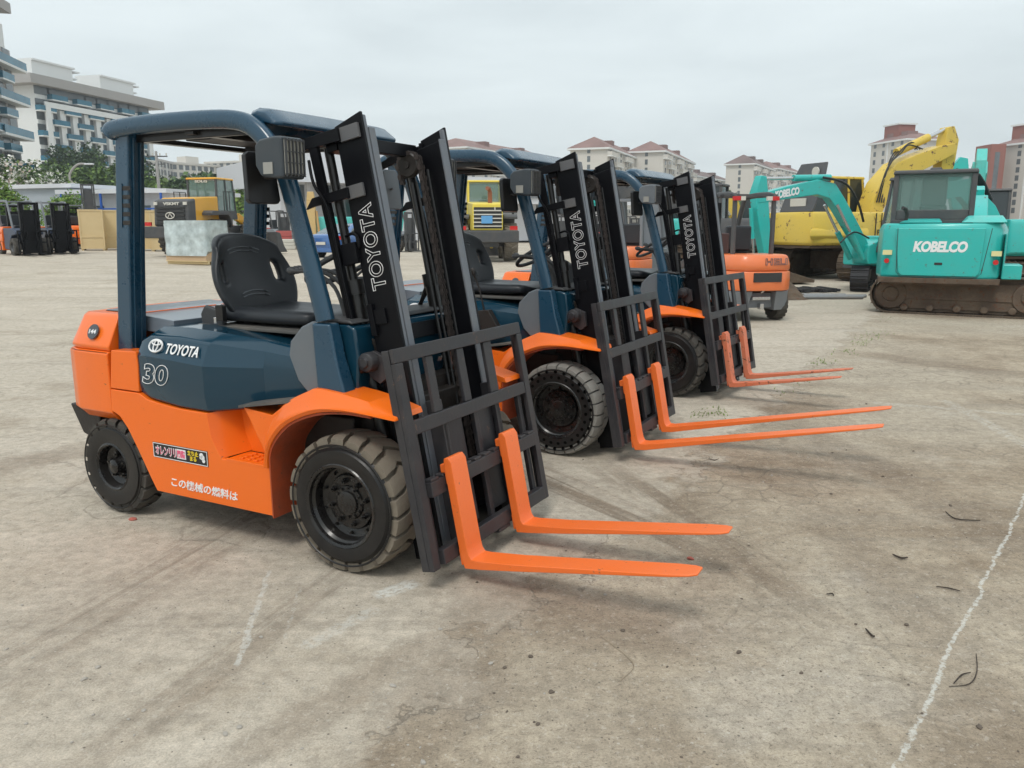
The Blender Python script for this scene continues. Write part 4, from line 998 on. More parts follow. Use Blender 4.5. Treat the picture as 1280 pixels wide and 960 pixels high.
q = MB(); q.loft([[(-1.34, -.99, .60), (-1.34, .99, .60), (-1.1, 1.0, .60), (-1.1, -1.0, .60)], [(-1.352, -.99, .70), (-1.352, .99, .70), (-1.1, 1.02, .70), (-1.1, -1.02, .70)]]); q.build('rusty_bumper_edge', RUSTB, T, bevel=.01)
fr = cab_shell(T, -.62, .78, -.50, .90, 1.66, 2.60, .25, DGREY, .09, GLG)
q = MB(); q.loft([[(-1.25, -1.02, 1.70), (-.70, -1.02, 1.70), (-.70, -.30, 1.70), (-1.25, -.30, 1.70)], [(-1.15, -.96, 1.79), (-.75, -.96, 1.83), (-.75, -.40, 1.83), (-1.15, -.40, 1.77)]]); q.build('open_hood_lid', TEAL2, T, bevel=.02)
q = MB(); q.tube([(-1.1, .62, 1.68), (-1.1, .60, 1.86), (-1.16, .63, 1.95), (-1.22, .68, 1.97)], .035, 10); q.build('exhaust_pipe', DECALK, T)
q = MB(); q.loft([[(-1.25, .0, 1.70), (-.70, .0, 1.70), (-.70, .72, 1.70), (-1.25, .72, 1.70)], [(-1.10, .05, 1.755), (-.70, .05, 1.78), (-.70, .60, 1.78), (-1.10, .60, 1.755)]]); q.build('hood_bulge', TEAL, T, bevel=.015)
boom_poly(T, 'boom', [(.95, 1.0), (1.5, 1.6), (2.4, 2.1), (3.5, 2.2)], [.34, .36, .40, .26], -.80, -.54, TEAL)
boom_poly(T, 'stick', [(3.5, 2.5), (3.7, 1.9), (3.8, .9)], [.30, .30, .2], -.76, -.58, TEAL)
ram(T, (1.3, 1.0), (2.3, 2.0), -.48, .06, TEAL)

# ---- second teal excavator: boom reaching left, black rubber tracks
T, ho = excavator('smaller teal excavator on black rubber tracks with its lettered boom stretched out to the left', 'excavator', (9.92, 20.9, .05), 205, 180+62, TEAL, None, width=1.95, L=2.6, th=.60, trackm=TRACKB, framem=DGREY, rear=-1.15, front=.92, bodyh=(.62, 1.35))
q = MB(); q.prism([(.85, .66), (1.30, .66), (1.36, .80), (1.34, 1.12), (.85, 1.30)], -.26, .26); q.build('boom_bracket', TEAL, T, bevel=.03)
cab_shell(T, .05, 1.08, .28, .98, 1.0, 2.68, .30, DGREY, .07, GLG)
bm_ = boom_poly(T, 'boom', [(1.20, .95), (1.72, 1.55), (2.24, 2.13), (2.54, 2.42), (3.02, 2.50), (3.92, 2.36), (4.82, 2.20)], [.26, .31, .34, .38, .35, .29, .20], -.12, .12, TEAL)
text('boom_lettering', 'KOBELCO', WHITE, bm_, (3.97, .134, 2.350), (-1, 0, .165), (.165, 0, 1), .74, .18, weight=.05, depth=.003, shear=.15, spacing=.95)
text('boom_lettering', 'KOBELCO', WHITE, bm_, (3.97, -.134, 2.350), (1, 0, -.165), (.165, 0, 1), .74, .18, weight=.05, depth=.003, shear=.15, spacing=.95)
boom_poly(T, 'stick', [(4.66, 2.72), (4.70, 2.35), (4.56, 1.6), (4.42, .95)], [.16, .38, .32, .20], -.11, .11, TEAL)
ram(T, (2.55, 2.74), (4.62, 2.66), 0, .075, TEAL, .55)
ram(T, (1.45, .80), (2.45, 2.10), .20, .065, TEAL, .5); ram(T, (1.45, .80), (2.45, 2.10), -.20, .065, TEAL, .5)
ram(T, (4.90, 2.0), (4.72, .75), 0, .05, TEAL, .55)
q = MB(); q.tube(smooth_path([(1.5, .17, 1.7), (1.8, .2, 2.2), (2.2, .16, 2.6), (2.9, .15, 2.72)], 6), .03, 8); q.tube(smooth_path([(1.35, .24, 1.3), (1.9, .27, 1.45), (2.3, .24, 1.2)], 6), .02, 6); build_split(q, 'hydraulic_hose', HOSE, T)
bk = MB(); bk.loft([[(4.2, -.22, .95), (4.2, .22, .95), (4.5, .22, .90), (4.5, -.22, .90)], [(3.95, -.24, .70), (3.95, .24, .70), (4.65, .24, .55), (4.65, -.24, .55)], [(3.85, -.24, .35), (3.85, .24, .35), (4.3, .24, .15), (4.3, -.24, .15)]]); bk.build('bucket', RUSTB, T, bevel=.02)

# ---- big yellow excavator behind
T, ho = excavator('big weathered yellow excavator with a long raised boom and an open black hood panel', 'excavator', (10.45, 25.9, .08), 22, 225, YELX, None, width=2.7, L=3.9, th=.86, rear=-2.45, bodyh=(1.02, 1.98), cabm=DGREY)
q = MB(); q.loft([[(-2.40, -1.31, 1.18), (-.3, -1.36, 1.18), (-.3, -1.30, 1.18), (-2.3, -1.2, 1.18)], [(-2.52, -1.38, 1.28), (-.3, -1.44, 1.28), (-.3, -1.34, 1.28), (-2.3, -1.2, 1.28)], [(-2.50, -1.36, 1.42), (-.3, -1.42, 1.42), (-.3, -1.34, 1.42), (-2.3, -1.2, 1.42)], [(-2.40, -1.31, 1.50), (-.3, -1.36, 1.50), (-.3, -1.30, 1.50), (-2.3, -1.2, 1.50)]]); q.build('counterweight_rib', YELX, T, bevel=.03)
q = MB(); q.box(.20, .215, -1.375, -1.345, 1.0, 1.95); q.box(-.02, .0, -1.375, -1.345, 1.0, 1.95); build_split(q, 'panel_seam', DECALK, T)
q = MB()
for i in range(4): q.box(.85, 1.10, -1.37, -1.352, 1.75-i*.10, 1.79-i*.10)
q.build('panel_louvre', DECALK, T)
text('worn_number', 'PC210', DECALK, T, (.38, -1.362, 1.38), (1, 0, 0), (0, 0, 1), .62, .17, weight=.01)
text('worn_number', 'v L', DECALK, T, (-1.15, -1.362, 1.66), (1, 0, 0), (0, 0, 1), .42, .12, weight=.02)
q = MB(); q.loft([[(-2.30, -1.15, 1.98), (-2.22, -1.15, 1.98), (-2.22, .25, 1.98), (-2.30, .25, 1.98)], [(-1.95, -1.15, 2.8), (-1.88, -1.15, 2.8), (-1.88, .25, 2.8), (-1.95, .25, 2.8)], [(-1.7, -1.0, 3.42), (-1.65, -1.0, 3.42), (-1.65, .1, 3.42), (-1.7, .1, 3.42)]]); hp = q.build('open_hood_panel', DGREY, T, bevel=.03)
q = MB(); q.box(-2.24, -2.21, -.8, -.15, 2.15, 2.38); q.build('hood_panel_label', CREAM, hp)
q = MB(); q.lathe([(.001, -.04), (.14, -.04), (.14, .0)], (-1.84, -.72, 3.15), 'x', 16); q.build('hood_hole', CREAM, hp)
boom_poly(T, 'boom', [(.95, 1.4), (1.10, 2.15), (1.40, 2.75), (1.95, 3.25), (2.7, 3.55), (3.7, 3.9), (4.25, 4.06)], [.46, .54, .60, .64, .56, .46, .32], -.30, .30, YELX)
boom_poly(T, 'stick', [(4.12, 4.75), (4.20, 4.35), (4.13, 3.6), (4.0, 2.9), (3.9, 2.2)], [.25, .60, .58, .42, .3], -.18, .18, YELX)
ram(T, (2.0, 3.88), (4.12, 4.70), 0, .13, YELX, .62)
ram(T, (1.4, 1.6), (2.2, 3.25), -.42, .11, YELX, .5); ram(T, (1.4, 1.6), (2.2, 3.25), .42, .11, YELX, .5)
q = MB()
for k in range(4): q.tube(smooth_path([(1.0+.1*k, -.34, 2.3), (1.3+.1*k, -.36+.1*k, 3.35-.08*k), (1.9, -.3+.1*k, 3.85), (2.3+.2*k, -.2+.1*k, 4.1+.1*(k % 2)), (2.9, -.2+.1*k, 4.0)], 6), .022, 6)
build_split(q, 'hydraulic_hose', HOSE, T)
cab_shell(T, -.1, 1.45, .45, 1.33, 1.5, 3.05, .3, YELX, .09, GLASSK)

# ---- more teal excavators on the right, only arms and hoods showing
def back_exc(label, loc, yaw, m, bp, bh, sp, sh, tyaw=None, cab=True, width=2.4):
    T, ho = excavator(label, 'excavator', loc, yaw, yaw if tyaw is None else tyaw, m, None, width=width, L=3.3, th=.75, rear=-1.8, bodyh=(.9, 1.8))
    if cab: cab_shell(T, .0, 1.3, .25, 1.1, 1.3, 2.8, .3, DGREY, .09, GLASSK)
    boom_poly(T, 'boom', bp, bh, -.22, .22, m); boom_poly(T, 'stick', sp, sh, -.15, .15, m)
    ram(T, (bp[0][0]+.3, bp[0][1]), ((bp[2][0]+bp[1][0])/2+.1, bp[2][1]-.4), -.32, .09, m, .5)
    ram(T, (bp[2][0], bp[2][1]+.4), (sp[0][0], sp[0][1]), 0, .10, m, .6)
    q = MB()
    for k in range(5): q.tube(smooth_path([(bp[1][0]-.1, -.2+.1*k, bp[1][1]+.3), (bp[2][0]-.2, -.22+.1*k, bp[2][1]+.42), (bp[3][0], -.2+.1*k, bp[3][1]+.36)], 5), .03, 6)
    build_split(q, 'hydraulic_hose', HOSE, T)
    return T
p = at(1300, 20)
back_exc('teal excavator at the right edge with a low bent boom and a bundle of hoses', (p.x+.9, 21.5, p.z), 172, TEAL, [(.9, 1.2), (1.4, 2.0), (2.0, 2.62), (2.7, 2.5), (3.1, 2.2)], [.4, .5, .5, .45, .3], [(3.0, 2.5), (3.2, 1.9), (3.0, 1.2), (2.9, .8)], [.25, .4, .3, .2], width=2.1, cab=False)
p = at(1222, 27)
back_exc('pale teal excavator with its arm raised high between the cab and the right tower block', (p.x+1.1, 29.5, p.z), 243, TEAL2, [(.9, 1.3), (1.3, 2.1), (1.8, 2.7), (2.3, 3.2), (2.7, 3.5)], [.5, .7, .8, .7, .5], [(2.8, 3.95), (3.0, 3.6), (3.1, 2.6), (3.0, 1.7)], [.5, .8, .7, .5])
p = at(1196, 40)
q = back_exc('distant teal excavator whose bucket tip just shows above the nearest cab roof', (p.x+1.2, 40, p.z), 170, TEAL, [(.9, 1.3), (1.2, 2.4), (1.4, 3.2), (1.5, 4.0), (1.5, 4.3)], [.5, .6, .6, .5, .4], [(1.2, 4.85), (1.3, 4.4), (1.5, 3.8), (1.7, 3.4)], [.35, .75, .5, .3], cab=False)
p = at(800, 34)
back_exc('teal excavator behind the middle forklift mast, its bent arm pointing left', (p.x+2.2, 34, p.z), 178, TEAL, [(.9, 1.3), (1.4, 2.2), (2.0, 2.9), (2.9, 3.0), (4.2, 2.6)], [.5, .6, .7, .6, .4], [(4.0, 3.0), (4.3, 2.6), (4.3, 1.8), (4.2, 1.0)], [.3, .5, .4, .3])
p = at(880, 27)
T = back_exc('grey excavator with a rounded black cab just behind the coral forklift', (p.x+.8, 27, p.z), 150, DGREY, [(.9, 1.3), (1.4, 2.0), (2.0, 2.6), (2.9, 2.9), (3.8, 2.6)], [.5, .5, .5, .45, .3], [(3.7, 3.0), (3.9, 2.6), (3.8, 1.8), (3.7, 1.0)], [.3, .45, .35, .3])
p = at(905, 40)
back_exc('yellow excavator behind the coral forklift, arm stretched low to the left', (p.x+2, 40, p.z), 165, YELX, [(.9, 1.3), (1.6, 2.6), (2.6, 3.3), (3.8, 3.2), (5.2, 2.7)], [.5, .6, .6, .5, .4], [(5.0, 3.1), (5.3, 2.7), (5.2, 1.8), (5.0, 1.0)], [.3, .5, .4, .3])
p = at(400, 46)
back_exc('pale green excavator parked behind the blue car', (p.x+1.0, 46, p.z), 30, TEAL2, [(.9, 1.3), (1.4, 2.0), (2.0, 2.6), (2.9, 2.7), (3.8, 2.3)], [.5, .5, .5, .45, .3], [(3.7, 2.6), (3.9, 2.2), (3.8, 1.6), (3.7, 1.0)], [.3, .45, .35, .3])

# ---- coral counterbalance forklift, rear view
def yard_forklift(label, loc, yaw, bodym, cwm, lowm, guardm=DGREY, mastm=MASTP, group=None, hl=False, sc_=1., masth=2.1):
    T = thing('forklift', label, 'forklift', loc, R(yaw), group)
    def pl(ins, z, xf=-1.2):
        P = [(xf, .56-ins), (-1.85, .58-ins), (-2.05, .50-ins), (-2.17+ins, .33), (-2.2+ins, 0)]; P = P+[(a, -b) for a, b in P[-2::-1]]; return [(a, b, z) for a, b in P]
    c = MB()
    c.loft([pl(.03, .88), pl(.0, .92), pl(.0, 1.00), pl(.05, 1.13), pl(.09, 1.16)])
    co_ = c.build('counterweight', cwm, T, bevel=.02, seg=3)
    c = MB(); c.loft([pl(.0, .55), pl(-.012, .60), pl(-.012, .86), pl(.0, .879)]); c.build('counterweight_band', cwm, T, bevel=.01)
    c = MB()
    for s in (-1, 1):
        c.loft([[(-1.3, s*.56, z), (-1.9, s*.56, z), (-2.08+dx, s*.48, z), (-2.14+dx, s*(.28+ds), z), (-1.3, s*(.28+ds), z)] for z, dx, ds in ((.20, .12, -.02), (.54, 0, -.06))])
    c.box(-1.95, -1.3, -.30, .30, .24, .50); c.build('rear_skirt', lowm, T, bevel=.01)
    if hl:
        q = MB(); q.box(-2.218, -2.16, -.27, .25, .70, .86); q.build('rear_grille_slot', DECALK, co_, bevel=.01)
        text('maker_outline', 'HELI', DECALG, co_, (-2.178, -.17, 1.045), (0.06, -1, 0), (.30, 0, 1), .44, .12, outline=.03, weight=.02, shear=.1, spacing=1.1)
        q = MB(); q.box(-2.05, -1.95, -.17, .17, .38, .44); q.box(-2.06, -1.95, -.05, .02, .22, .32); q.tube([(-2.02, 0, .5), (-2.08, -.04, .56)], .015, 6); q.build('tow_pin', CHROME, T, bevel=.01)
    b = MB(); b.prism([(-1.2, .25), (-.45, .22), (-.42, .55), (-.2, .80), (.3, .84), (.3, .95), (-.1, 1.1), (-1.2, 1.1)], -.52, .52); b.build('truck_body', bodym, T, bevel=.03)
    g = MB()
    for s in (-1, 1):
        y = s*(.37 if hl else .46)
        if s: g.tube(smooth_path([(-1.62, y, 1.1), (-1.62, y, 2.05), (-1.55, y, 2.16), (-1.3, y, 2.19), (-.7, y, 2.17), (-.5, y, 2.05), (-.1, y, 1.0)], 4), .05, 10, rx=.035, sq=.7)
    for x in (-1.55, -1.2, -.95, -.7): g.box(x-.03, x+.03, -.46, .46, 2.15, 2.19)
    g.build('overhead_guard', guardm, T)
    if hl:
        for s in (-1, 1):
            q = MB(); q.cur = 0; q.box(-1.70, -1.64, *sorted((s*.30, s*.43)), 2.08, 2.15); q.cur = 1; q.box(-1.70, -1.64, *sorted((s*.21, s*.299)), 2.08, 2.15); q.build('rear_light', [RED, CREAM], T)
    st = MB(); st.box(-1.05, -.6, -.24, .24, 1.1, 1.22); st.box(-1.15, -1.02, -.24, .24, 1.2, 1.65); st.build('driver_seat', VINYL, T, bevel=.04)
    m = MB()
    for s in (-1, 1): m.box(.36, .52, *sorted((s*.28, s*.36)), .05, masth); m.box(.40, .50, *sorted((s*.2, s*.26)), .05, masth-.05)
    m.box(.38, .42, -.3, .3, masth-.1, masth); m.box(.38, .44, -.2, .2, .1, masth-.3); m.build('mast', mastm, T, bevel=.005)
    r = MB()
    for z in (.12, .5, .95): r.box(.56, .59, -.55, .55, z, z+.06)
    for y in (-.55, -.2, .15, .5): r.box(.55, .60, y, y+.05, .08, 1.0)
    cr_ = r.build('carriage', mastm, T)
    for s in (-1, 1):
        f = MB(); f.prism([(.60, .06), (1.6, .04), (1.6, .05), (.645, .10), (.645, .62), (.60, .62)], *sorted((s*.20, s*.32))); f.build('fork', mastm, T)
    for s in (-1, 1):
        for x, r_, w_ in ((0, .35, .24), (-1.7, .28, .18)):
            q = MB(); yy = s*.60 if x == 0 else s*.57
            q.cur = 0; q.lathe([(r_*.55, 0), (r_*.9, 0), (r_, -s*.03), (r_, -s*(w_-.03)), (r_*.9, -s*w_), (r_*.5, -s*w_)], (x, yy, r_), 'y', 24, nocap=True)
            for k in range(20): a = 2*PI*k/20; q.add([(x+rr*math.cos(a+da), yy-s*dy, r_+rr*math.sin(a+da)) for rr, da, dy in ((r_+.006, 0, .01), (r_+.006, .2, .01), (r_+.006, .2+.1, w_-.01), (r_+.006, .1, w_-.01))], [(0, 1, 2, 3)])
            wo = q.build('wheel', TREADK, T); q = MB(); q.lathe([(r_*.56, -s*.002), (r_*.5, -s*.05), (r_*.2, -s*.06), (.001, -s*.03)], (x, yy, r_), 'y', 20, nocap=True); q.build('rim', DGREY, wo)
    return T
p = at(944, 13.9)
HL = yard_forklift('coral orange forklift seen from behind with grey lower half and outlined letters', (3.90, 15.95, 0), 102, DGREY, HELIO, MGREY, hl=True)
q = MB(); q.box(-1.35, -1.05, .30, .52, 1.16, 1.52); q.build('rear_box', mat('dark_brown_box', (.06, .03, .028), .5), HL, bevel=.02)
HL.parent = None
p = at(825, 19)
yard_forklift('dark grey forklift with a tall grey mast standing beyond the farthest blue pillar', (p.x-.2, 19.5, .05), 60, MGREY, HELIO, MGREY, MGREY, MGREY, masth=2.6)

GRP = 'forklifts parked along the far left side of the yard'
p = at(26, 33); a0 = yard_forklift('left forklift with black mast and striped blue and orange body at the left edge', (p.x+.05, 33.4, gz(p.x, 33)), -42, mat('navy_paint', (.03, .045, .085), .4), ORANGE, ORANGE, MGREY, group=GRP, masth=2.12)
p = at(64, 34.5); b1 = dup(a0, (p.x, 35.2, gz(p.x, 35)), R(-48), 'forklift with black mast between the left edge forklift and the plywood crates')
p = at(18, 41); c1 = dup(a0, (p.x, 41, gz(p.x, 41)), R(-42), 'dark forklift half hidden behind the one at the left edge')
p = at(93, 43); c2 = dup(a0, (p.x, 43, gz(p.x, 43)), R(120), 'turned-away forklift, orange counterweight showing left of the first plywood crate')
p = at(115, 48); d1 = yard_forklift('forklift with its mast raised above the plywood crates', (p.x, 48, gz(p.x, 48)), -60, MGREY, ORANGE, DGREY, DGREY, DGREY, group=GRP, masth=3.5)
p = at(165, 50); dup(d1, (p.x, 51, gz(p.x, 50)), R(-70), 'forklift hidden behind the second plywood crate')
p = at(352, 50)
GRP2 = 'forklifts lined up along the back of the yard'
base_f = yard_forklift('red and grey forklift at the back left of the blue car', (p.x, 50, gz(p.x, 50)), -50, MGREY, mat('red_paint', (.55, .05, .03), .4), DGREY, DGREY, DGREY, group=GRP2)
k = 0
where = {440: 'behind the blue car roof', 470: 'seen under the nearest mast lettering', 505: 'with an orange side behind the nearest far pillar', 700: 'right of the lemon loader wheel', 722: 'left of the middle mast', 742: 'hidden behind the middle mast', 790: 'right of the middle mast'}
for px, Y, a in ((440, 55, -60), (470, 57, -70), (505, 44, -35), (700, 50, -80), (722, 52, -70), (742, 48, 100), (790, 55, 60)):
    p = at(px, Y); dup(base_f, (p.x, Y, gz(p.x, Y)), R(a), 'small far forklift in the back row, '+where[px])

# ---- wheel loaders
def big_wheel(parent, x, y, r, w, s, m=TREADK, hubm=LOADY):
    q = MB(); q.lathe([(r*.52, -.02*s), (r*.6, s*.0), (r*.86, 0), (r*.93, -s*.05), (r*.95, -s*w*.5), (r*.93, -s*(w-.05)), (r*.86, -s*w), (r*.5, -s*w)], (x, y, r), 'y', 36, nocap=True)
    for k in range(22):
        for row in (0, 1):
            a = 2*PI*(k+.5*row)/22
            ys = (0.02, w*.5) if row == 0 else (w*.5, w-.02)
            v = []
            for t_, yy in ((0, ys[0]), (1, ys[1])):
                sk = (.16*(1-t_) if row == 0 else .16*t_)
                rr0 = r*.985
                for rr, da in ((r*.92, 0), (rr0, .02), (rr0, .13), (r*.92, .15)): v.append((x+rr*math.cos(a+da-sk), y-s*yy, r+rr*math.sin(a+da-sk)))
            q.add(v, [(0, 1, 2, 3), (7, 6, 5, 4), (0, 4, 5, 1), (1, 5, 6, 2), (2, 6, 7, 3)])
    wo = q.build('wheel', m, parent, smooth=30)
    q = MB(); q.lathe([(r*.53, -s*.01), (r*.50, -s*.10), (r*.3, -s*.16), (r*.16, -s*.10), (.001, -s*.08)], (x, y, r), 'y', 28, nocap=True); q.build('rim', hubm, wo)
def loader(label, loc, yaw, paint, grille, lemon=False):
    T = thing('wheel_loader', label, 'wheel loader', loc, R(yaw), 'wheel loaders seen from behind')
    tr = mat('dusty_loader_tread', (.21, .185, .15), .9, bump=.4, bscale=10) if lemon else TREADK
    for s in (-1, 1):
        big_wheel(T, -1.35, s*1.28, .78, .56, s, tr, LOADY); big_wheel(T, 1.55, s*1.28, .78, .56, s, tr, LOADY)
        f = MB(); f.prism([(-.45, 1.2), (-.40, 1.72), (-.62, 1.86), (-1.75, 1.90), (-1.9, 1.80), (-1.9, 1.70), (-.72, 1.74), (-.6, 1.62)], *sorted((s*.70, s*1.26))); f.build('mudguard', DGREY, T, bevel=.02)
    b = MB(); b.box(-2.75, -.3, -.45, .45, .6, 1.3); b.box(.2, 2.2, -.45, .45, .6, 1.3); b.cyl((-1.35, -1, .78), (-1.35, 1, .78), .18, 14); b.cyl((1.55, -1, .78), (1.55, 1, .78), .18, 14); b.build('chassis', DGREY, T, bevel=.03)
    b = MB(); b.box(-2.98, -2.62, -1.22, 1.22, .78, 1.25); b.build('rear_bumper', DGREY, T, bevel=.04)
    if lemon:
        h = MB(); h.loft([[(-2.78, -.60, 1.25), (-2.78, .60, 1.25), (-2.78, .60, 2.30), (-2.78, -.60, 2.30)], [(-.7, -.72, 1.25), (-.7, .72, 1.25), (-.7, .72, 2.42), (-.7, -.72, 2.42)]]); ho = h.build('engine_hood', paint, T, bevel=.05)
        q = MB(); q.box(-2.80, -2.77, -.55, .55, 1.33, 2.15); go = q.build('grille', DECALK, ho)
        q = MB()
        for z in (1.42, 1.57, 1.72, 1.87, 2.02): q.box(-2.835, -2.80, -.56, .56, z-.022, z+.022)
        q.box(-2.835, -2.80, -.30, -.26, 2.02, 2.15); q.build('grille_bars', CREAM, go)
        q = MB(); q.box(-2.86, -2.835, -.18, .26, 1.52, 1.82); q.build('number_plate', mat('pale_blue_plate', (.12, .35, .65), .5), ho, bevel=.01)
        q = MB(); q.cyl((-2.3, -.12, 2.25), (-2.3, -.12, 2.76), .09, 12); q.tube([(-2.3, -.12, 2.74), (-2.36, -.08, 2.87), (-2.5, 0, 2.89)], .08, 10); q.build('exhaust_pipe', mat('rusty_brown', (.28, .10, .05), .8), T)
    else:
        h = MB(); h.loft([[(-2.85, -.82, 1.25), (-2.85, .82, 1.25), (-2.78, .80, 2.28), (-2.78, -.80, 2.28)], [(-2.35, -.86, 1.25), (-2.35, .86, 1.25), (-2.3, .84, 2.38), (-2.3, -.84, 2.38)]]); ho = h.build('rear_cowl', DGREY, T, bevel=.09, seg=3)
        h = MB(); h.loft([[(-2.35, -.80, 1.3), (-2.35, .80, 1.3), (-2.32, .78, 2.40), (-2.32, -.78, 2.40)], [(-.7, -.80, 1.3), (-.7, .80, 1.3), (-.7, .78, 2.50), (-.7, -.78, 2.50)]]); h.build('engine_hood', paint, T, bevel=.05)
        q = MB()
        for z in (1.40, 1.55, 1.70, 1.85, 2.0): q.box(-2.88, -2.83, -.66, .66, z-.045, z+.045)
        q.build('grille', DECALK, ho, bevel=.01)
        q = MB()
        for y in (-.68, .68): q.box(-2.845, -2.80, y-.08, y+.08, 2.10, 2.22)
        build_split(q, 'rear_lamp', CREAM, ho)
        text('hood_lettering', 'VSKMT', CREAM, ho, (-2.835, -.05, 2.15), (0, -1, 0), (0, 0, 1), .75, .12, weight=.04, depth=.004)
        q = MB(); c_ = Vector((-2.89, 0, 1.68)); q.tube([c_+Vector((0, .20*math.cos(2*PI*i/20), .12*math.sin(2*PI*i/20))) for i in range(21)], .022, 6, up=(1, 0, 0), caps=False); q.tube([c_+Vector((0, -.1, -.07)), c_+Vector((0, 0, .09)), c_+Vector((0, .1, -.07))], .02, 6, up=(1, 0, 0)); q.build('emblem', CREAM, ho)
    for s in (-1, 1):
        q = MB(); q.box(-2.98, -2.90, *sorted((s*.86, s*1.16)), 1.27, 1.42); q.build('tail_light', RED, T)
    fr = cab_shell(T, -.65, .75, -.72, .72, 1.6, 3.22, .2, DGREY if not lemon else LYEL, .08, GLG, paint)
    if not lemon: text('cab_lettering', 'SDLG', CREAM, fr, (-.67, 0, 3.14), (0, -1, 0), (0, 0, 1), .6, .10, weight=.04)
    q = MB()
    for s in (-1, 1):
        q.tube([(-.9, s*1.2, 1.9), (-.9, s*1.2, 2.7), (-.1, s*1.2, 2.7), (-.1, s*1.2, 1.9)], .022, 6); q.tube([(-.5, s*1.2, 1.2), (-.5, s*1.2, 2.7)], .02, 6)
    build_split(q, 'hand_rail', DECALK, T)
    a = MB()
    for s in (-1, 1): a.prism([(1.0, 1.5), (1.2, 1.85), (2.6, 1.15), (3.1, .5), (2.9, .4), (2.3, .95)], *sorted((s*.42, s*.56)))
    build_split(a, 'lift_arm', paint, T, bevel=.03)
    a = MB(); a.prism([(3.0, .05), (3.9, .05), (3.6, .35), (3.3, .95), (3.0, 1.0)], -1.35, 1.35); a.build('bucket', DGREY, T, bevel=.02)
    return T
p = at(252, 33.5); loader('amber wheel loader with a dark lettered rear grille, behind the wrapped pallet', (p.x-.35, 35.9, gz(p.x, 34)), 76, LOADY, True)
p = at(605, 32.5); loader('lemon yellow wheel loader with a slatted grille and blue plate, behind the middle forklift seat', (p.x-.08, 35.1, gz(p.x, 33)), 95, LYEL, False, True)

# ---- wrapped pallet
T = thing('wrapped_pallet', 'pallet of goods wrapped in clear stretch film in front of the amber loader', 'pallet', (*(at(246, 29.6)[:2]), gz(-11.6, 29.6)), R(-20))
q = MB(); q.box(-.88, .88, -.62, .62, .13, .60); q.build('cardboard_box', CARD, T)
q = MB(); nn = 14; rings = []
for k in range(9):
    z = .30+1.24*k/8; ring = []
    for i in range(48):
        a = 2*PI*i/48; c, s = math.cos(a), math.sin(a); e = .16
        x = math.copysign(abs(c)**e, c)*.92; y = math.copysign(abs(s)**e, s)*.66; kk = 1+.035*mnoise.noise(Vector((x*3, y*3, z*5)))
        ring.append((x*kk, y*kk, z+(.28*max(0, math.sin(a*2+1.2)) if k == 0 else 0)))
    rings.append(ring)
q.loft(rings); q.build('stretch_film', PLASTW, T, smooth=60)
q = MB()
for y in (-.5, 0, .5): q.box(-.9, .9, y-.05, y+.05, 0, .10)
q.box(-.9, .9, -.62, .62, .10, .13); q.build('pallet_base', PLY, T)

# ---- plywood crates
for i, (px, w_, a, Y) in enumerate(((117, 1.05, 10, 40), (143, .95, 14, 41), (162, .8, 12, 42), (184, .62, 8, 40.5), (199, .66, 8, 40))):
    p = at(px, Y)
    T = thing('plywood_crate', ['first tall plywood crate, leftmost of the row behind the rear pillar', 'second tall plywood crate from the left', 'third tall plywood crate, half hidden behind the rear pillar', 'narrow tall plywood crate just right of the rear pillar', 'rightmost tall plywood crate touching the amber loader'][i], 'crate', (p.x, Y, gz(p.x, Y)), R(a+12), 'tall plywood crates')
    q = MB(); q.box(-w_/2, w_/2, -.5, .5, .08, 1.95); q.build('crate_panel', PLY, T, bevel=.01)
    q = MB()
    for z in (.08, .62, 1.88): q.box(-w_/2-.01, w_/2+.01, -.525, -.5, z, z+.07)
    for x in (-w_/2, w_/2-.06): q.box(x-.005, x+.065, -.527, -.5, .15, 1.88)
    q.build('crate_batten', PLY, T); q = MB()
    for x in (-w_/2+.02, w_/2-.12): q.box(x, x+.1, -.5, .5, 0, .08)
    build_split(q, 'crate_skid', PLY, T)

# ---- blue saloon car, rear three-quarter view
p = at(421, 34.5)
T = thing('car', 'blue saloon car seen from behind through the nearest forklift pillar', 'car', (p.x+.35, 36.4, gz(p.x, 35)), R(64))
rings = []
for x, w_, zb, zs, zr, wr in ((-2.25, .72, .42, .86, .90, .62), (-2.18, .84, .30, .92, .97, .70), (-1.75, .87, .22, .96, 1.02, .72), (-1.35, .88, .20, .97, 1.16, .66), (-.75, .885, .18, .96, 1.42, .58), (.1, .885, .18, .95, 1.46, .58), (.6, .88, .18, .94, 1.33, .60), (1.15, .87, .20, .93, 1.0, .70), (1.9, .84, .22, .84, .88, .68), (2.25, .70, .32, .66, .72, .55)):
    rings.append([(x, -w_*.95, zb), (x, -w_, zb+.22), (x, -w_, zs-.1), (x, -w_*.96, zs), (x, -wr, zr-.03), (x, -wr*.8, zr), (x, wr*.8, zr), (x, wr, zr-.03), (x, w_*.96, zs), (x, w_, zs-.1), (x, w_, zb+.22), (x, w_*.95, zb)])
q = MB(); q.loft(rings); ob = q.build('car_body', CARB, T, smooth=50)
q = MB()
q.add([(-1.80, -.60, 1.035), (-1.80, .60, 1.035), (-.86, .50, 1.40), (-.86, -.50, 1.40), (-1.80, -.60, 1.045), (-1.80, .60, 1.045), (-.86, .50, 1.412), (-.86, -.50, 1.412)], [(0, 1, 2, 3), (7, 6, 5, 4), (0, 4, 5, 1), (2, 6, 7, 3)]); q.build('rear_window', mat('pale_car_glass', (.14, .18, .20), .1), T)
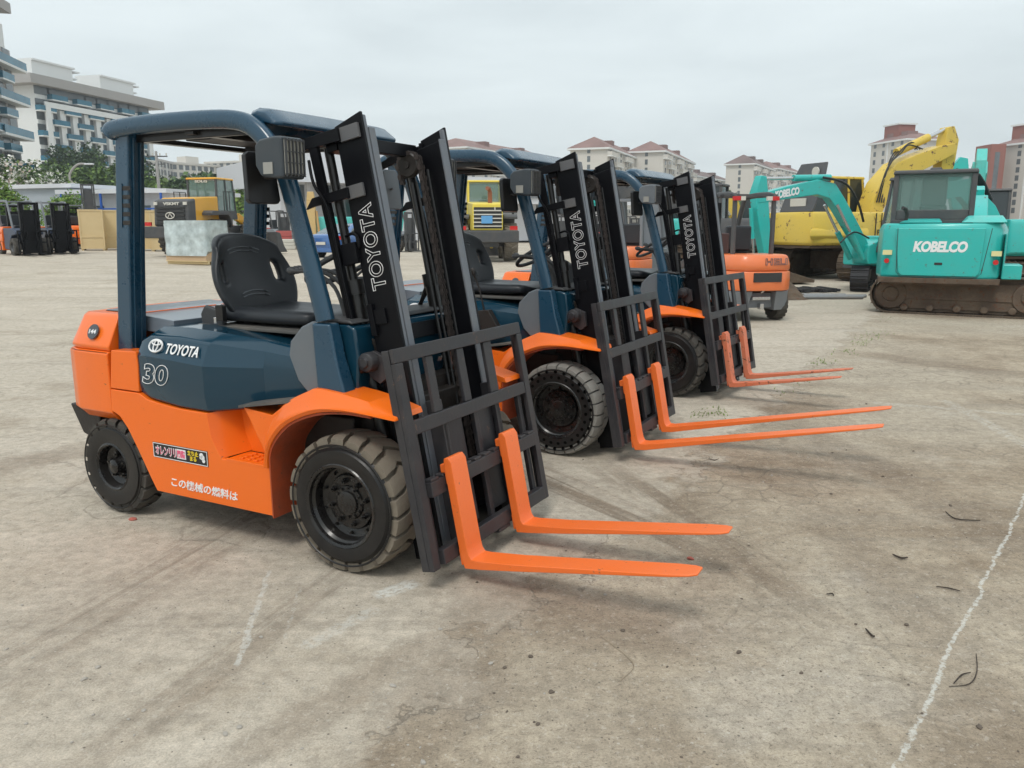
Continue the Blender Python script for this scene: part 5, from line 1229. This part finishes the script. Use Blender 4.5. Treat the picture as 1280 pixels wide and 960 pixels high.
for s in (-1, 1):
    q = MB(); q.prism([(-1.30, 1.02), (-.80, 1.34), (.45, 1.34), (.95, 1.0)], *sorted((s*.70, s*.815))); q.build('side_window', GLASSK, T)
    q = MB(); q.loft([[(-2.27, s*.45, .74), (-2.27, s*.45, .90), (-2.24, s*.45, .90), (-2.2, s*.45, .74)], [(-2.24, s*.80, .76), (-2.22, s*.80, .92), (-1.98, s*.885, .93), (-1.98, s*.885, .78)]]); q.build('tail_light', RED, T)
    for x in (-1.35, 1.40):
        q = MB(); q.lathe([(.20, 0), (.30, 0), (.325, -s*.03), (.325, -s*.19), (.2, -s*.2)], (x, s*.885, .325), 'y', 28, nocap=True); wo = q.build('wheel', RUBBER, T); q = MB(); q.lathe([(.21, -s*.005), (.19, -s*.03), (.05, -s*.02), (.001, -s*.01)], (x, s*.885, .325), 'y', 20, nocap=True); q.build('rim', CHROME, wo)
q = MB(); q.box(-2.30, -2.27, -.24, .24, .56, .68); q.build('number_plate', CREAM, T)
q = MB(); q.box(-2.29, -2.16, -.80, .80, .24, .42); q.build('rear_bumper', CARB, T, bevel=.04)

# ---- yellow crane posts and clutter at the back
p = at(391, 44); T = thing('crane_post', 'cream painted steel post standing behind the boot of the blue car', 'post', (p.x, 44, gz(p.x, 44)))
q = MB(); q.box(-.22, .22, -.15, .15, 0, 2.6); q.prism([(-.22, 2.6), (.22, 2.6), (.16, 3.1), (-.16, 3.1)], -.12, .12); q.build('post', mat('cream_yellow_paint', (.60, .42, .18), .6), T, bevel=.03)
q = MB(); q.prism([(-.6, 0), (-.35, 0), (-.1, 1.6), (-.2, 1.7)], -.06, .06); q.prism([(.35, 0), (.5, 0), (.32, 2.1), (.25, 2.1)], -.06, .06); build_split(q, 'brace', mat('tan_paint', (.55, .33, .13), .6), T)

for k, (px, Y, w_, h_, m_, nm, lab) in enumerate(((357, 46, 1.3, .55, CREAM, 'concrete_block', 'white concrete block lying between the nearest pillars, front one'), (362, 48, 1.6, 1.0, mat('red_bundle', (.45, .10, .09), .7), 'cargo_bundle', 'red cargo bundle on the ground left of the blue car'),
        (374, 47, .8, 1.15, MGREY, 'steel_drum', 'tall grey steel drum left of the blue car'), (384, 43, .9, .35, RUSTB, 'timber_stack', 'low brown timber stack beside the boot of the blue car'))):
    p = at(px, Y); q = MB()
    if nm == 'steel_drum': q.lathe([(.001, 0), (.4, 0), (.41, .02), (.4, .04), (.4, .38), (.415, .40), (.4, .42), (.4, .76), (.415, .78), (.4, .80), (.4, 1.13), (.41, 1.15), (.38, 1.15), (.38, 1.12), (.001, 1.12)], (0, 0, 0), 'z', 24)
    else:
        for j in range(3): q.box(-w_/2+.05*j, w_/2-.04*j, -.4, .4, h_*j/3+.01, h_*(j+1)/3)
    tag(q.build(nm, m_, loc=(p.x, Y, gz(p.x, Y)), rot=(0, 0, R(8*k)), bevel=.02), lab, {'concrete_block': 'block', 'cargo_bundle': 'bundle', 'steel_drum': 'drum', 'timber_stack': 'timber'}[nm])
# ---- things lying by the excavators
p = at(1006, 20.4)
q = MB()
for k in range(26): x = -.9+k*.07; q.box(x, x+.062, -.42+.05*math.sin(k*.9), .42+.05*math.cos(k*.7), .0+.02*(k % 2), .07+.03*math.sin(k*.6)**2)
tag(q.build('rubber_track_section', TRACKB, loc=(p.x-.1, 20.4, gz(p.x, 20.4)), rot=(0, 0, R(8)), flat=True), 'black ribbed track section lying flat in front of the yellow excavator', 'track section')
p = at(1052, 18.4)
for k, (dx, dy, l, r_) in enumerate(((-.55, .1, 1.5, .06), (-.3, -.1, 1.7, .045), (.1, .25, 1.4, .04))):
    q = MB(); q.cyl((-l/2, 0, r_), (l/2, 0, r_), r_, 10); q.cyl((-l/2-.02, 0, r_), (-l/2+.1, 0, r_), r_*1.3, 10)
    tag(q.build('steel_pipe', mat('galvanised_pipe', (.25, .26, .28), .45, metal=.6, dirt=.4), loc=(p.x+dx, 18.4+dy, gz(p.x, 18.4)), rot=(0, 0, R(-4+5*k))), ['thick grey steel pipe lying beside the black track section, left one', 'long thin grey steel pipe lying nearest to the camera', 'grey steel pipe lying farthest back by the rubber tracks'][k], 'pipe')
p = at(986, 18.5); T = None
q = MB(); n = 30; rings = []
for j in range(6):
    r_ = .55*(1-j/5)+.02; z = .45*(j/5)**1.2; rings.append([((r_*(1+.25*mnoise.noise(Vector((math.cos(a)*2, math.sin(a)*2, j*.7)))))*math.cos(a), r_*.8*(1+.25*mnoise.noise(Vector((math.cos(a)*2+5, math.sin(a)*2, j*.7))))*math.sin(a), z) for a in [2*PI*i/n for i in range(n)]])
q.loft(rings); tag(q.build('scrap_heap', RUSTB, loc=(p.x, 18.5, gz(p.x, 18.5)), flat=True), 'small heap of rusty dirt and scrap right behind the coral forklift', 'heap')
p = at(983, 21.5); q = MB(); q.prism([(-1.6, .05), (1.5, .05), (1.5, .13), (.2, .5), (-1.6, .35)], -.5, .5); tag(q.build('bucket_attachment', RUSTB, loc=(p.x-.3, 22.8, gz(p.x, 22)), rot=(0, 0, R(15)), bevel=.02), 'rusty excavator attachment lying under the yellow counterweight', 'attachment')
# ------------------------------------------------------------------ town behind the yard
WALLW = mat('white_render', (.74, .75, .74), .85, dirt=.12, dscale=.15, dirtcol=(.40, .40, .38))
WALLG = mat('grey_stone_band', (.36, .345, .335), .85, dirt=.1, dscale=.2)
WALLC = mat('cream_render', (.60, .57, .52), .85, dirt=.15, dscale=.12, dirtcol=(.42, .38, .32))
WALLP = mat('pinkish_grey_render', (.46, .44, .42), .85, dirt=.1, dscale=.15)
WINM = mat('far_window_glass', (.11, .13, .14), .15, spec=.7, var=.5, dscale=.4)
BALB = mat('blue_balcony_glass', (.008, .12, .19), .2, spec=.7, var=.25, dscale=.3)
ROOFR = mat('red_brown_roof_tile', (.235, .145, .13), .85, bump=.2, bscale=3, var=.2, dscale=.3)
ROOFB = mat('brown_roof_tile', (.17, .12, .11), .85, bump=.2, bscale=3, var=.2, dscale=.3)
BRICKR = mat('red_brick_top', (.27, .10, .075), .85)
WHS = mat('white_sheet_metal', (.62, .63, .66), .5, bump=.05, bscale=2)
SHEDG = mat('grey_sheet_wall', (.36, .40, .44), .6)
STEELB = mat('blue_steel', (.02, .10, .42), .5)
def win(parent, M_, w_, h_, mesh_cache={}, frame=True):
    if 'w' not in mesh_cache:
        q = MB(); q.box(-.5, .5, -.06, .0, 0, 1); o = q.build('window', WINM, parent); mesh_cache['w'] = o.data; bpy.data.objects.remove(o)
    o = bpy.data.objects.new('window', mesh_cache['w']); COL.objects.link(o); o.parent = parent
    o.matrix_local = M_ @ Matrix.Diagonal((w_, 1, h_, 1))
    return o
def block(label, A, B, depth, h, wall, roof=None, floors=10, bays=8, wh=1.5, ww=1.4, group=None, roofm=ROOFR, ridge=4.0, cat='apartment block', band=True, balc=0, gw=2, skipf=0, name='apartment_block', maxw=96, base=0, balm=None):
    """front face runs A -> B (ground points); right-handed so that the front looks to the camera. local x along the front, y into depth"""
    A = Vector(A); B = Vector(B); d = (B-A); W = d.length; yaw = math.atan2(d.y, d.x)
    T = thing(name, label, cat, (A.x, A.y, base), yaw, group)
    q = MB(); q.box(0, W, 0, depth, 0, h); q.build('wall', wall, T)
    if roof == 'hip':
        q = MB(); e = .8; rd = min(depth/2, 7)
        q.add([(-e, -e, h), (W+e, -e, h), (W+e, depth+e, h), (-e, depth+e, h), (rd, depth/2, h+ridge), (W-rd, depth/2, h+ridge)], [(0, 1, 5, 4), (1, 2, 5), (2, 3, 4, 5), (3, 0, 4), (3, 2, 1, 0)])
        ro = q.build('roof', roofm, T, flat=True)
        q = MB(); q.box(-e, W+e, -e, depth+e, h-.5, h-.01); q.build('cornice', WALLW, T)
        for k in range(2):
            q = MB(); x = W*(.3+.4*k); q.box(x-1.5, x+1.5, depth*.22, depth*.5, h+.3, h+ridge*.92); q.build('dormer', roofm, ro)
    elif roof == 'flat':
        q = MB(); q.box(-.4, W+.4, -.4, depth+.4, h, h+.8); q.build('roof', wall, T)
        for k in range(max(1, int(W/25))):
            x = W*(k+.5)/max(1, int(W/25)); q = MB(); q.box(x-3, x+3, depth*.3, depth*.7, h+.8, h+3.8); q.build('roof_house', wall, T)
    fh = h/floors
    if band:
        q = MB()
        for x in [W*i/(bays/2) for i in range(1, int(bays/2))]: q.box(x-.18, x+.18, -.3, 0, 0, h-.5)
        build_split(q, 'pilaster', WALLW, T)
    cnt = 0
    f = floors-1
    while f >= skipf and cnt < maxw:
        for b_ in range(bays):
            if cnt >= maxw: break
            x = W*(b_+.5)/bays; win(T, Matrix.Translation((x, -.001, f*fh+.9)), ww, wh); cnt += 1
        # gable ends
        if gw:
            for s, xx in ((0, -.001), (1, W+.001)):
                M_ = Matrix.Translation((xx, depth*.5, f*fh+.9)) @ Matrix.Rotation(PI/2 if s else -PI/2, 4, 'Z')
                if cnt < maxw: win(T, M_, .9, wh); cnt += 1
        f -= 1
    if balc:
        f = floors-1; c = 0
        while f >= skipf and c < 60:
            for b_ in range(bays):
                if (b_+f) % balc: continue
                x = W*(b_+.5)/bays; w2 = W/bays*.62
                q = MB(); q.cur = 0; q.box(x-w2, x+w2, -1.5, -.07, f*fh-.12, f*fh+.12); q.cur = 1; q.box(x-w2, x+w2, -1.5, -1.42, f*fh+.12, f*fh+1.2); q.box(x-w2, x-w2+.06, -1.42, -.07, f*fh+.12, f*fh+1.2); q.box(x+w2-.06, x+w2, -1.42, -.07, f*fh+.12, f*fh+1.2)
                q.build('balcony', [WALLW, balm or BALB], T); c += 1
            f -= 1
    return T
def P2(px, Y, row=284): px = px+(640-px)*(284-row)/5100; v = at(px, Y, 284); return (v.x, v.y)
def zrow(row, px, Y): return at(px, Y, row).z
# long white apartment block with blue balconies (left)
h = zrow(106, 60, 188)
T = block('long white apartment block with blue glass balconies and two white roof houses', P2(62, 188), P2(197, 224), 16, h, WALLW, None, 12, 10, 1.8, 4.2, gw=0, band=False, balc=2, skipf=4)
W = (Vector(P2(197, 224))-Vector(P2(62, 188))).length
q = MB(); q.box(-3, W+4, -2.2, 16.5, h, h+2.0); q.build('roof_slab', WALLG, T)
q = MB(); q.box(1, W+.5, -1.6, -1.2, h-4.6, h-3.4); q.box(1.0, 2.4, -1.6, -1.2, 0, h-4.6); q.build('white_frame', WALLW, T)
q = MB()
for k in range(10): x = W*(k+.75)/10; q.box(x-.8, x+.8, -.9, 0, 0, h-4.7)
q.build('wall_pier', WALLW, T)
for k, (x0, x1) in enumerate(((3, 15), (24, 36))):
    q = MB(); q.box(x0, x1, 3, 10, h+2.0, h+6.0); q.box(x0, x1+.6, 2.6, 10.4, h+6.0, h+6.4); q.box(x1, x1+2.6, 4, 9, h+4.0, h+4.3); q.box(x1, x1+3.0, 3.5, 9.5, h+5.6, h+5.9); q.build('roof_house', WALLW, T)
    q = MB(); q.box(x1+.01, x1+.06, 5, 8, h+2.1, h+5.4); q.build('stair_window', WINM, T)
# nearer block at the left edge
h2 = zrow(62, 20, 142)
T = block('tall near apartment block cut by the left picture edge with stacked blue balconies', P2(-52, 118), P2(37, 143), 15, h2, WALLG, None, 11, 7, 1.9, 2.6, gw=1, band=False, balc=2, skipf=3)
W = (Vector(P2(37, 143))-Vector(P2(-52, 118))).length
q = MB(); q.box(W-9, W-1.0, .3, 12, h2, h2+3.9); q.build('penthouse', WALLW, T)
q = MB(); q.box(W-14, W-.2, -1.0, 13, h2+5.8, h2+7.4); q.box(W-12, W-11, 2, 3, h2+3.9, h2+5.8); q.box(W-4, W-3, 2, 3, h2+3.9, h2+5.8); q.build('roof_canopy', WALLG, T)
q = MB()
for f in range(3, 12, 1):
    z = f*h2/11
    if f % 2: continue
    q = MB(); q.cur = 0; q.box(W-10, W+1.6, -1.8, 5, z-.5, z-.12); q.cur = 1; q.box(W-10, W+1.6, -1.8, -1.7, z-.12, z+1.1); q.box(W+1.5, W+1.6, -1.7, 5, z-.12, z+1.1); q.build('corner_balcony', [WALLW, BALB], T)
# mid-distance blocks behind the amber loader
block('glass fronted grey block between the utility pole and the white apartment block', P2(188, 300), P2(222, 330), 15, zrow(200, 200, 310), WALLP, 'flat', 9, 8, 2.0, 2.4, skipf=3)
block('pale beige block with long window rows above the amber loader cab', P2(220, 330), P2(288, 352), 15, zrow(207, 250, 340), WALLC, 'flat', 9, 9, 1.8, 1.8, skipf=3)
block('beige block with a central tower behind the nearest mirror', P2(262, 352), P2(345, 340), 15, zrow(203, 300, 345), WALLC, 'flat', 10, 10, 1.8, 1.8, skipf=3)
block('small distant beige block seen over the white hall roof', P2(362, 330), P2(405, 350), 15, zrow(222, 380, 340), WALLC, 'flat', 8, 6, 1.8, 1.8, skipf=3)
# red-brown roofed estate in the middle
EST = 'pale blocks with red-brown hipped roofs on the skyline'
for lab, a, ya, b_, yb, row, rm, dep in (
    ('first hipped-roof block with a bright red roof, behind the middle forklift guard', 583, 262, 694, 318, 183, ROOFR, 17),
    ('second hipped-roof block, tallest with a blank cream gable, above the middle mast', 760, 235, 808, 285, 184, ROOFR, 11),
    ('third hipped-roof block right of the tallest one', 830, 265, 868, 318, 188, ROOFR, 11),
    ('low hipped-roof block between the third one and the tall grey-roofed block', 868, 330, 917, 380, 219, ROOFB, 16),
    ('fourth hipped-roof block with a dark brown roof and grey gable', 943, 300, 968, 335, 204, ROOFB, 10),
    ('far hipped-roof block just left of the open black hood panel', 972, 360, 1006, 400, 210, ROOFR, 14)):
    hh = zrow(row, a, ya); block(lab, P2(a, ya, row), P2(b_, yb, row), dep, hh, WALLC, 'hip', 10, 8, 1.6, 1.7, EST, rm, 3.6, skipf=2, balc=3, balm=WALLC)
    # blank gable face towards the camera comes from the block's left end; bay balconies down the front
# towers on the right
for lab, a, ya, b_, yb, row in (('cream tower block with a red-brown top behind the yellow boom', 1090, 275, 1134, 258, 180), ('cream tower block with a red brick top at the right edge', 1247, 247, 1330, 226, 182)):
    hh = zrow(row, a, ya); T = block(lab, P2(a, ya, row), P2(b_, yb, row), 13, hh, WALLC, 'hip', 11, 4, 1.5, 1.2, 'cream tower blocks on the right skyline', ROOFR, 3.0, skipf=2)
    W = (Vector(P2(b_, yb, row))-Vector(P2(a, ya, row))).length
    q = MB(); q.box(2, min(W-2, 9), 3, 9, hh, hh+5.2); q.build('roof_house', BRICKR, T); q = MB(); q.box(1.6, min(W-1.6, 9.4), 2.6, 9.4, hh+5.2, hh+5.7); q.build('roof_house_slab', WALLW, T)
q = MB()
p = at(1222, 240)
T = thing('brick_tower', 'narrow red brick stair tower left of the right edge tower block', 'tower', (p.x, 238, 0)); q.box(0, 4.2, 0, 8, 0, zrow(180, 1232, 238)); q.build('wall', BRICKR, T); q = MB(); q.box(1.2, 2.6, -.05, -.001, 5, zrow(190, 1232, 238)); q.build('stair_window', WINM, T)

# ---- sheds and halls at the edge of the yard
def hall(label, pa, Ya, pb, Yb, row, dep, m, name='hall', cat='hall', overhang=0, doors=(), base=0., fascia=None):
    A = Vector(P2(pa, Ya)); B = Vector(P2(pb, Yb)); d = B-A; W = d.length; T = thing(name, label, cat, (A.x, A.y, base), math.atan2(d.y, d.x)); h = zrow(row, pa, Ya)-base
    q = MB(); q.box(0, W, 0, dep, 0, h-.3); q.build('wall', m, T)
    q = MB(); q.box(-.5, W+.5, -overhang, dep+.5, h-(fascia or .3), h); q.build('roof', WHS, T)
    for i in range(int(W/4)):
        q = MB(); q.box(i*4+.8, i*4+2.8, -.06, -.001, h*.45, h*.70); q.build('window', WINM, T)
    return T, W, h
T, W, h = hall('white hall with a deep overhanging roof behind the blue car', 352, 92, 500, 100, 193, 25, WHS, overhang=6, fascia=3.2, base=.4)
for i in range(5): q = MB(); x = W*(i+.5)/5; q.box(x-.25, x+.25, -5.5, -5.1, 0, h-3.2); q.build('column', WALLG, T)
T, W, h = hall('white signboard hall behind the lemon loader and the middle forklift', 560, 72, 772, 80, 222, 20, WHS, overhang=2, fascia=2.2, base=.4)
for i in range(3): q = MB(); x = W*(i+.6)/3.4; q.box(x-2.2, x+2.2, -2.12, -2.02, h-1.7, h-.5); q.build('sign_board', MGREY, T)
T, W, h = hall('low white shed with blue steel frames behind the plywood crates', 93, 62, 215, 60, 238, 8, WHS, 'shed', 'shed', 1.0, base=.55)
q = MB()
for i in range(6): x = W*i/5; q.box(x-.07, x+.07, -1.02, -.9, 0, h-.3)
q.box(0, W, -1.02, -.9, h*.62, h*.62+.10); q.build('steel_frame', STEELB, T)
T, W, h = hall('grey corrugated shed below the flowering hedge at left', -40, 66, 92, 62, 233, 8, SHEDG, 'shed', 'shed', .3, base=.55)
# street lamp and utility pole
p = at(95, 95); T = thing('street_lamp', 'curved single-arm street lamp standing in the greenery at left', 'street lamp', (p.x, 95, 0))
q = MB(); zt = zrow(205, 95, 95); q.tube(smooth_path([(0, 0, 0), (0, 0, zt-2.2), (.2, 0, zt-.9), (1.1, 0, zt-.05), (2.0, 0, zt)], 5), .12, 8); q.build('pole', WALLG, T); q = MB(); q.box(1.9, 2.9, -.2, .2, zt-.1, zt+.08); q.build('lamp_head', WHS, T, bevel=.05)
p = at(204, 90); T = thing('utility_pole', 'concrete utility pole with crossarms rising left of the amber loader', 'utility pole', (p.x, 90, 0)); zt = zrow(189, 204, 90)
q = MB(); q.cyl((0, 0, 0), (0, 0, zt), .22, 10, r2=.14); q.build('pole', WALLG, T); q = MB(); q.box(-1.2, 1.2, -.06, .06, zt-.6, zt-.48); q.box(-.9, .9, -.06, .06, zt-1.4, zt-1.3); q.build('crossarm', DGREY, T); q = MB()
for x in (-1.1, -.4, .4, 1.1): q.cyl((x, 0, zt-.48), (x, 0, zt-.2), .07, 6)
q.build('insulators', CREAM, T)

# ------------------------------------------------------------------ trees, bushes
def leafm(name, c, v=.35): return mat(name, c, .6, var=v, dscale=1.5, spec=.3)
LG = [leafm('leaf_mid_green', (.075, .13, .035)), leafm('leaf_dark_green', (.04, .075, .027)), leafm('leaf_light_green', (.14, .22, .05))]
LB = [leafm('leaf_bright_green', (.14, .25, .04)), leafm('leaf_fresh_green', (.09, .18, .03)), leafm('leaf_yellow_green', (.20, .28, .06))]
LD = [leafm('leaf_deep_green', (.042, .078, .03)), leafm('leaf_bluish_green', (.055, .095, .05)), leafm('leaf_mid_green', (.055, .10, .025))]
FLOW = mat('white_blossom', (.85, .82, .76), .7)
FLOWP = mat('pinkish_blossom', (.55, .42, .36), .7)
BARK = mat('bark', (.12, .09, .07), .9, bump=.5, bscale=5)
def foliage(name, blobs, n, size, mats, parent=None, w=None):
    q = MB(); w = w or [1]*len(mats)
    tot = sum(b_[1].x*b_[1].y*b_[1].z for b_ in blobs)
    for c, rad in blobs:
        k = int(n*(rad.x*rad.y*rad.z)/tot)+1
        for i in range(k):
            u = Vector((rnd.gauss(0, 1), rnd.gauss(0, 1), rnd.gauss(0, 1))).normalized(); rr = rnd.random()**.33
            rr *= 1+.35*mnoise.noise(u*2.2+c)
            p = c+Vector((u.x*rad.x, u.y*rad.y, u.z*rad.z))*rr
            a = Vector((rnd.gauss(0, 1), rnd.gauss(0, 1), rnd.gauss(0, .7))).normalized(); b2 = a.orthogonal().normalized(); b2.rotate(Matrix.Rotation(rnd.uniform(0, 6), 3, a)); s = size*rnd.uniform(.6, 1.3)
            cl = int((mnoise.noise(p*.8/max(size, .1)*.12)+.5)*len(mats))
            q.cur = rnd.choices(range(len(mats)), w)[0] if rnd.random() < .6 else max(0, min(len(mats)-1, cl))
            q.add([p-a*s, p+b2*s*.6, p+a*s, p-b2*s*.6], [(0, 1, 2, 3)])
    return q.build(name, mats, parent, flat=True)
def tree(label, px, Y, toprow, w_, mats=LG, n=2600, name='tree', cat='tree', base=0, group='trees and bushes beyond the yard', weights=None, lsize=None):
    p = at(px, Y); top = zrow(toprow, px, Y)
    T = thing(name, label, cat, (p.x, Y, base), 0, group); H = top-base
    q = MB(); q.tube([(0, 0, 0), (.1, 0, H*.3), (0, .1, H*.6)], [w_*.05+.08, w_*.035+.06, .05], 8)
    for i in range(5):
        a = 2*PI*i/5; q.tube([(0, 0, H*.3), (math.cos(a)*w_*.18, math.sin(a)*w_*.18, H*.5), (math.cos(a)*w_*.3, math.sin(a)*w_*.3, H*.7)], [.1, .07, .03], 6)
    q.build('trunk', BARK, T)
    bl = []
    for i in range(11):
        a = rnd.uniform(0, 2*PI); r_ = rnd.uniform(.0, .32)*w_; z = H*rnd.uniform(.35, .80)
        k = rnd.uniform(.20, .34)*w_; z = min(z, H-k*.85); bl.append((Vector((math.cos(a)*r_, math.sin(a)*r_, z)), Vector((k, k, min(k*.8, (H-z))))))
    bl.append((Vector((0, 0, H*.78)), Vector((w_*.22, w_*.22, H*.16))))
    foliage('crown', bl, int(n*1.8), lsize or w_*.030, mats, T, weights); return T
def hedge(label, px0, px1, Y, row0, row1, mats, n, weights=None, ls=.3, name='flowering_hedge', cat='hedge', dep=5, low=0):
    A = at(px0, Y); B = at(px1, Y); T = thing(name, label, cat, ((A.x+B.x)/2, Y, low), 0, 'trees and bushes beyond the yard'); W = B.x-A.x
    bl = []; k = max(3, int(abs(W)/3.0))
    for i in range(k):
        t = (i+.5)/k; zt = zrow(row0+(row1-row0)*t, px0, Y)-low; x = -W/2+W*t; kk = rnd.uniform(.85, 1.08)
        bl.append((Vector((x, rnd.uniform(-1, 1), zt*.5)), Vector((W/k*1.0, dep*.5, zt*.5*kk))))
    foliage('foliage', bl, n, ls, mats, T, weights)
    q = MB()
    for c, rad in bl: q.tube([(c.x, c.y, 0), (c.x+.2, c.y, c.z)], [.15, .08], 6)
    q.build('stem', BARK, T); return T
hedge('hillside oleander hedge covered in white blossom at the far left', -30, 62, 78, 188, 206, LG+[FLOW, FLOWP], 17000, (3, 2, 2, 9, 2.2), .20)
hedge('lower end of the white blossoming hedge sloping down to the lamp', 60, 118, 76, 207, 246, LG+[FLOW], 10000, (3, 2, 2, 9.0), .19)
hedge('white blossoming bushes right of the rear pillar', 178, 216, 88, 240, 240, LG+[FLOW], 6000, (3, 2, 2, 6), .22)
tree('bright green bush above the forklift at the left edge', 4, 58, 218, 4.2, LB, 2600, 'bush', 'bush', .5)
tree('bright green shrub between the grey shed and the first crate', 80, 58, 238, 3.6, LB, 2600, 'bush', 'bush', .5)
tree('dark conifer in front of the white apartment block', 86, 150, 172, 10, LD, 2600)
tree('second dark conifer beside the rear pillar', 122, 150, 170, 11, LD, 2600)
tree('rounded green tree right of the street lamp', 116, 105, 207, 9, LG, 3000)
tree('dark green tree behind the street lamp', 92, 125, 200, 11, LG, 2600)
tree('green tree partly behind the rear pillar', 150, 110, 206, 12, LG, 2800)
tree('tall bare-looking tree right of the rear pillar', 182, 130, 180, 9, LD, 2200)
tree('broad tree left of the amber loader cab', 218, 130, 218, 14, LG, 2800)
tree('broad dark tree behind the amber loader cab', 268, 125, 215, 17, LD, 3600)
tree('dense dark tree right of the amber loader cab', 300, 120, 212, 11, LD, 3200)
tree('light green tree left of the white hall', 316, 105, 226, 8, LB, 2600)
tree('green tree far behind the second mast gap', 445, 150, 222, 9, LG, 1600)
tree('dark green tree at the foot of the skyline estate', 745, 170, 232, 16, LD, 2200)
tree('green tree left of the grey-roofed block', 900, 190, 236, 18, LG, 2200)
# ------------------------------------------------------------------ light
w = bpy.data.worlds.new('World'); sc.world = w; w.use_nodes = True
nt = w.node_tree; N = nt.nodes; L = nt.links
bg = N['Background']
sky = N.new('ShaderNodeTexSky'); sky.sky_type = 'NISHITA'; sky.sun_disc = False
SUN_EL, SUN_ROT = R(58), R(200)
sky.sun_elevation = SUN_EL; sky.sun_rotation = SUN_ROT; sky.air_density = 1.2; sky.dust_density = 2
tc = N.new('ShaderNodeTexCoord')
# a closed cloud layer over the blue: cloud sheets get denser and flatter towards the horizon
sep = N.new('ShaderNodeSeparateXYZ'); L.new(tc.outputs['Generated'], sep.inputs[0])
mp = N.new('ShaderNodeMapping'); mp.inputs['Scale'].default_value = (1.1, 1.1, 5.0); L.new(tc.outputs['Generated'], mp.inputs[0])
n1 = N.new('ShaderNodeTexNoise'); n1.inputs['Scale'].default_value = 2.3; n1.inputs['Detail'].default_value = 7; n1.inputs['Roughness'].default_value = .52; L.new(mp.outputs[0], n1.inputs['Vector'])
n1.inputs['Distortion'].default_value = .3
cr = N.new('ShaderNodeValToRGB'); L.new(n1.outputs[0], cr.inputs[0])
cr.color_ramp.elements[0].position = .30; cr.color_ramp.elements[0].color = (5.8, 6.45, 6.65, 1)
cr.color_ramp.elements[1].position = .72; cr.color_ramp.elements[1].color = (7.4, 8.1, 8.25, 1)
mr = N.new('ShaderNodeMapRange'); mr.inputs[1].default_value = 0; mr.inputs[2].default_value = .9; mr.inputs[3].default_value = 1.0; mr.inputs[4].default_value = 1.35
L.new(sep.outputs['Z'], mr.inputs[0])
vm = N.new('ShaderNodeVectorMath'); vm.operation = 'SCALE'; L.new(cr.outputs[0], vm.inputs[0]); L.new(mr.outputs[0], vm.inputs['Scale'])
mx = N.new('ShaderNodeMix'); mx.data_type = 'RGBA'; mx.inputs[0].default_value = .93
L.new(sky.outputs[0], mx.inputs[6]); L.new(vm.outputs[0], mx.inputs[7])
L.new(mx.outputs[2], bg.inputs[0]); bg.inputs[1].default_value = .10
sl = bpy.data.lights.new('sun', 'SUN'); sl.energy = 1.4; sl.angle = R(18); sl.color = (1, .96, .90)
so = bpy.data.objects.new('sun', sl); COL.objects.link(so)
d = Vector((math.sin(SUN_ROT)*math.cos(SUN_EL), math.cos(SUN_ROT)*math.cos(SUN_EL), math.sin(SUN_EL)))
so.rotation_euler = d.to_track_quat('Z', 'Y').to_euler(); so.location = (0, -20, 40)
vs = sc.view_settings; vs.view_transform = 'Standard'; vs.look = 'None'; vs.gamma = 1; vs.use_curve_mapping = False; vs.exposure = 0.22
sc.render.engine = 'CYCLES'; sc.cycles.use_denoising = True
sc.cycles.max_bounces = 5; sc.cycles.use_adaptive_sampling = True; sc.cycles.adaptive_threshold = .025; sc.cycles.transparent_max_bounces = 8; sc.cycles.diffuse_bounces = 3; sc.cycles.glossy_bounces = 3

# ------------------------------------------------------------------ the air: far things fade a little
hb = MB(); hb.box(-620, 620, -40, 620, -1.5, 75)
hz_m = bpy.data.materials.new('haze_air'); hz_m.use_nodes = True; n_ = hz_m.node_tree.nodes; n_.remove(n_['Principled BSDF'])
pv = n_.new('ShaderNodeVolumePrincipled'); pv.inputs['Color'].default_value = (.90, .95, 1, 1); pv.inputs['Density'].default_value = .00045
hz_m.node_tree.links.new(pv.outputs[0], n_['Material Output'].inputs['Volume'])
tag(hb.build('haze', hz_m, flat=True), kind='stuff')
sc.cycles.volume_bounces = 0
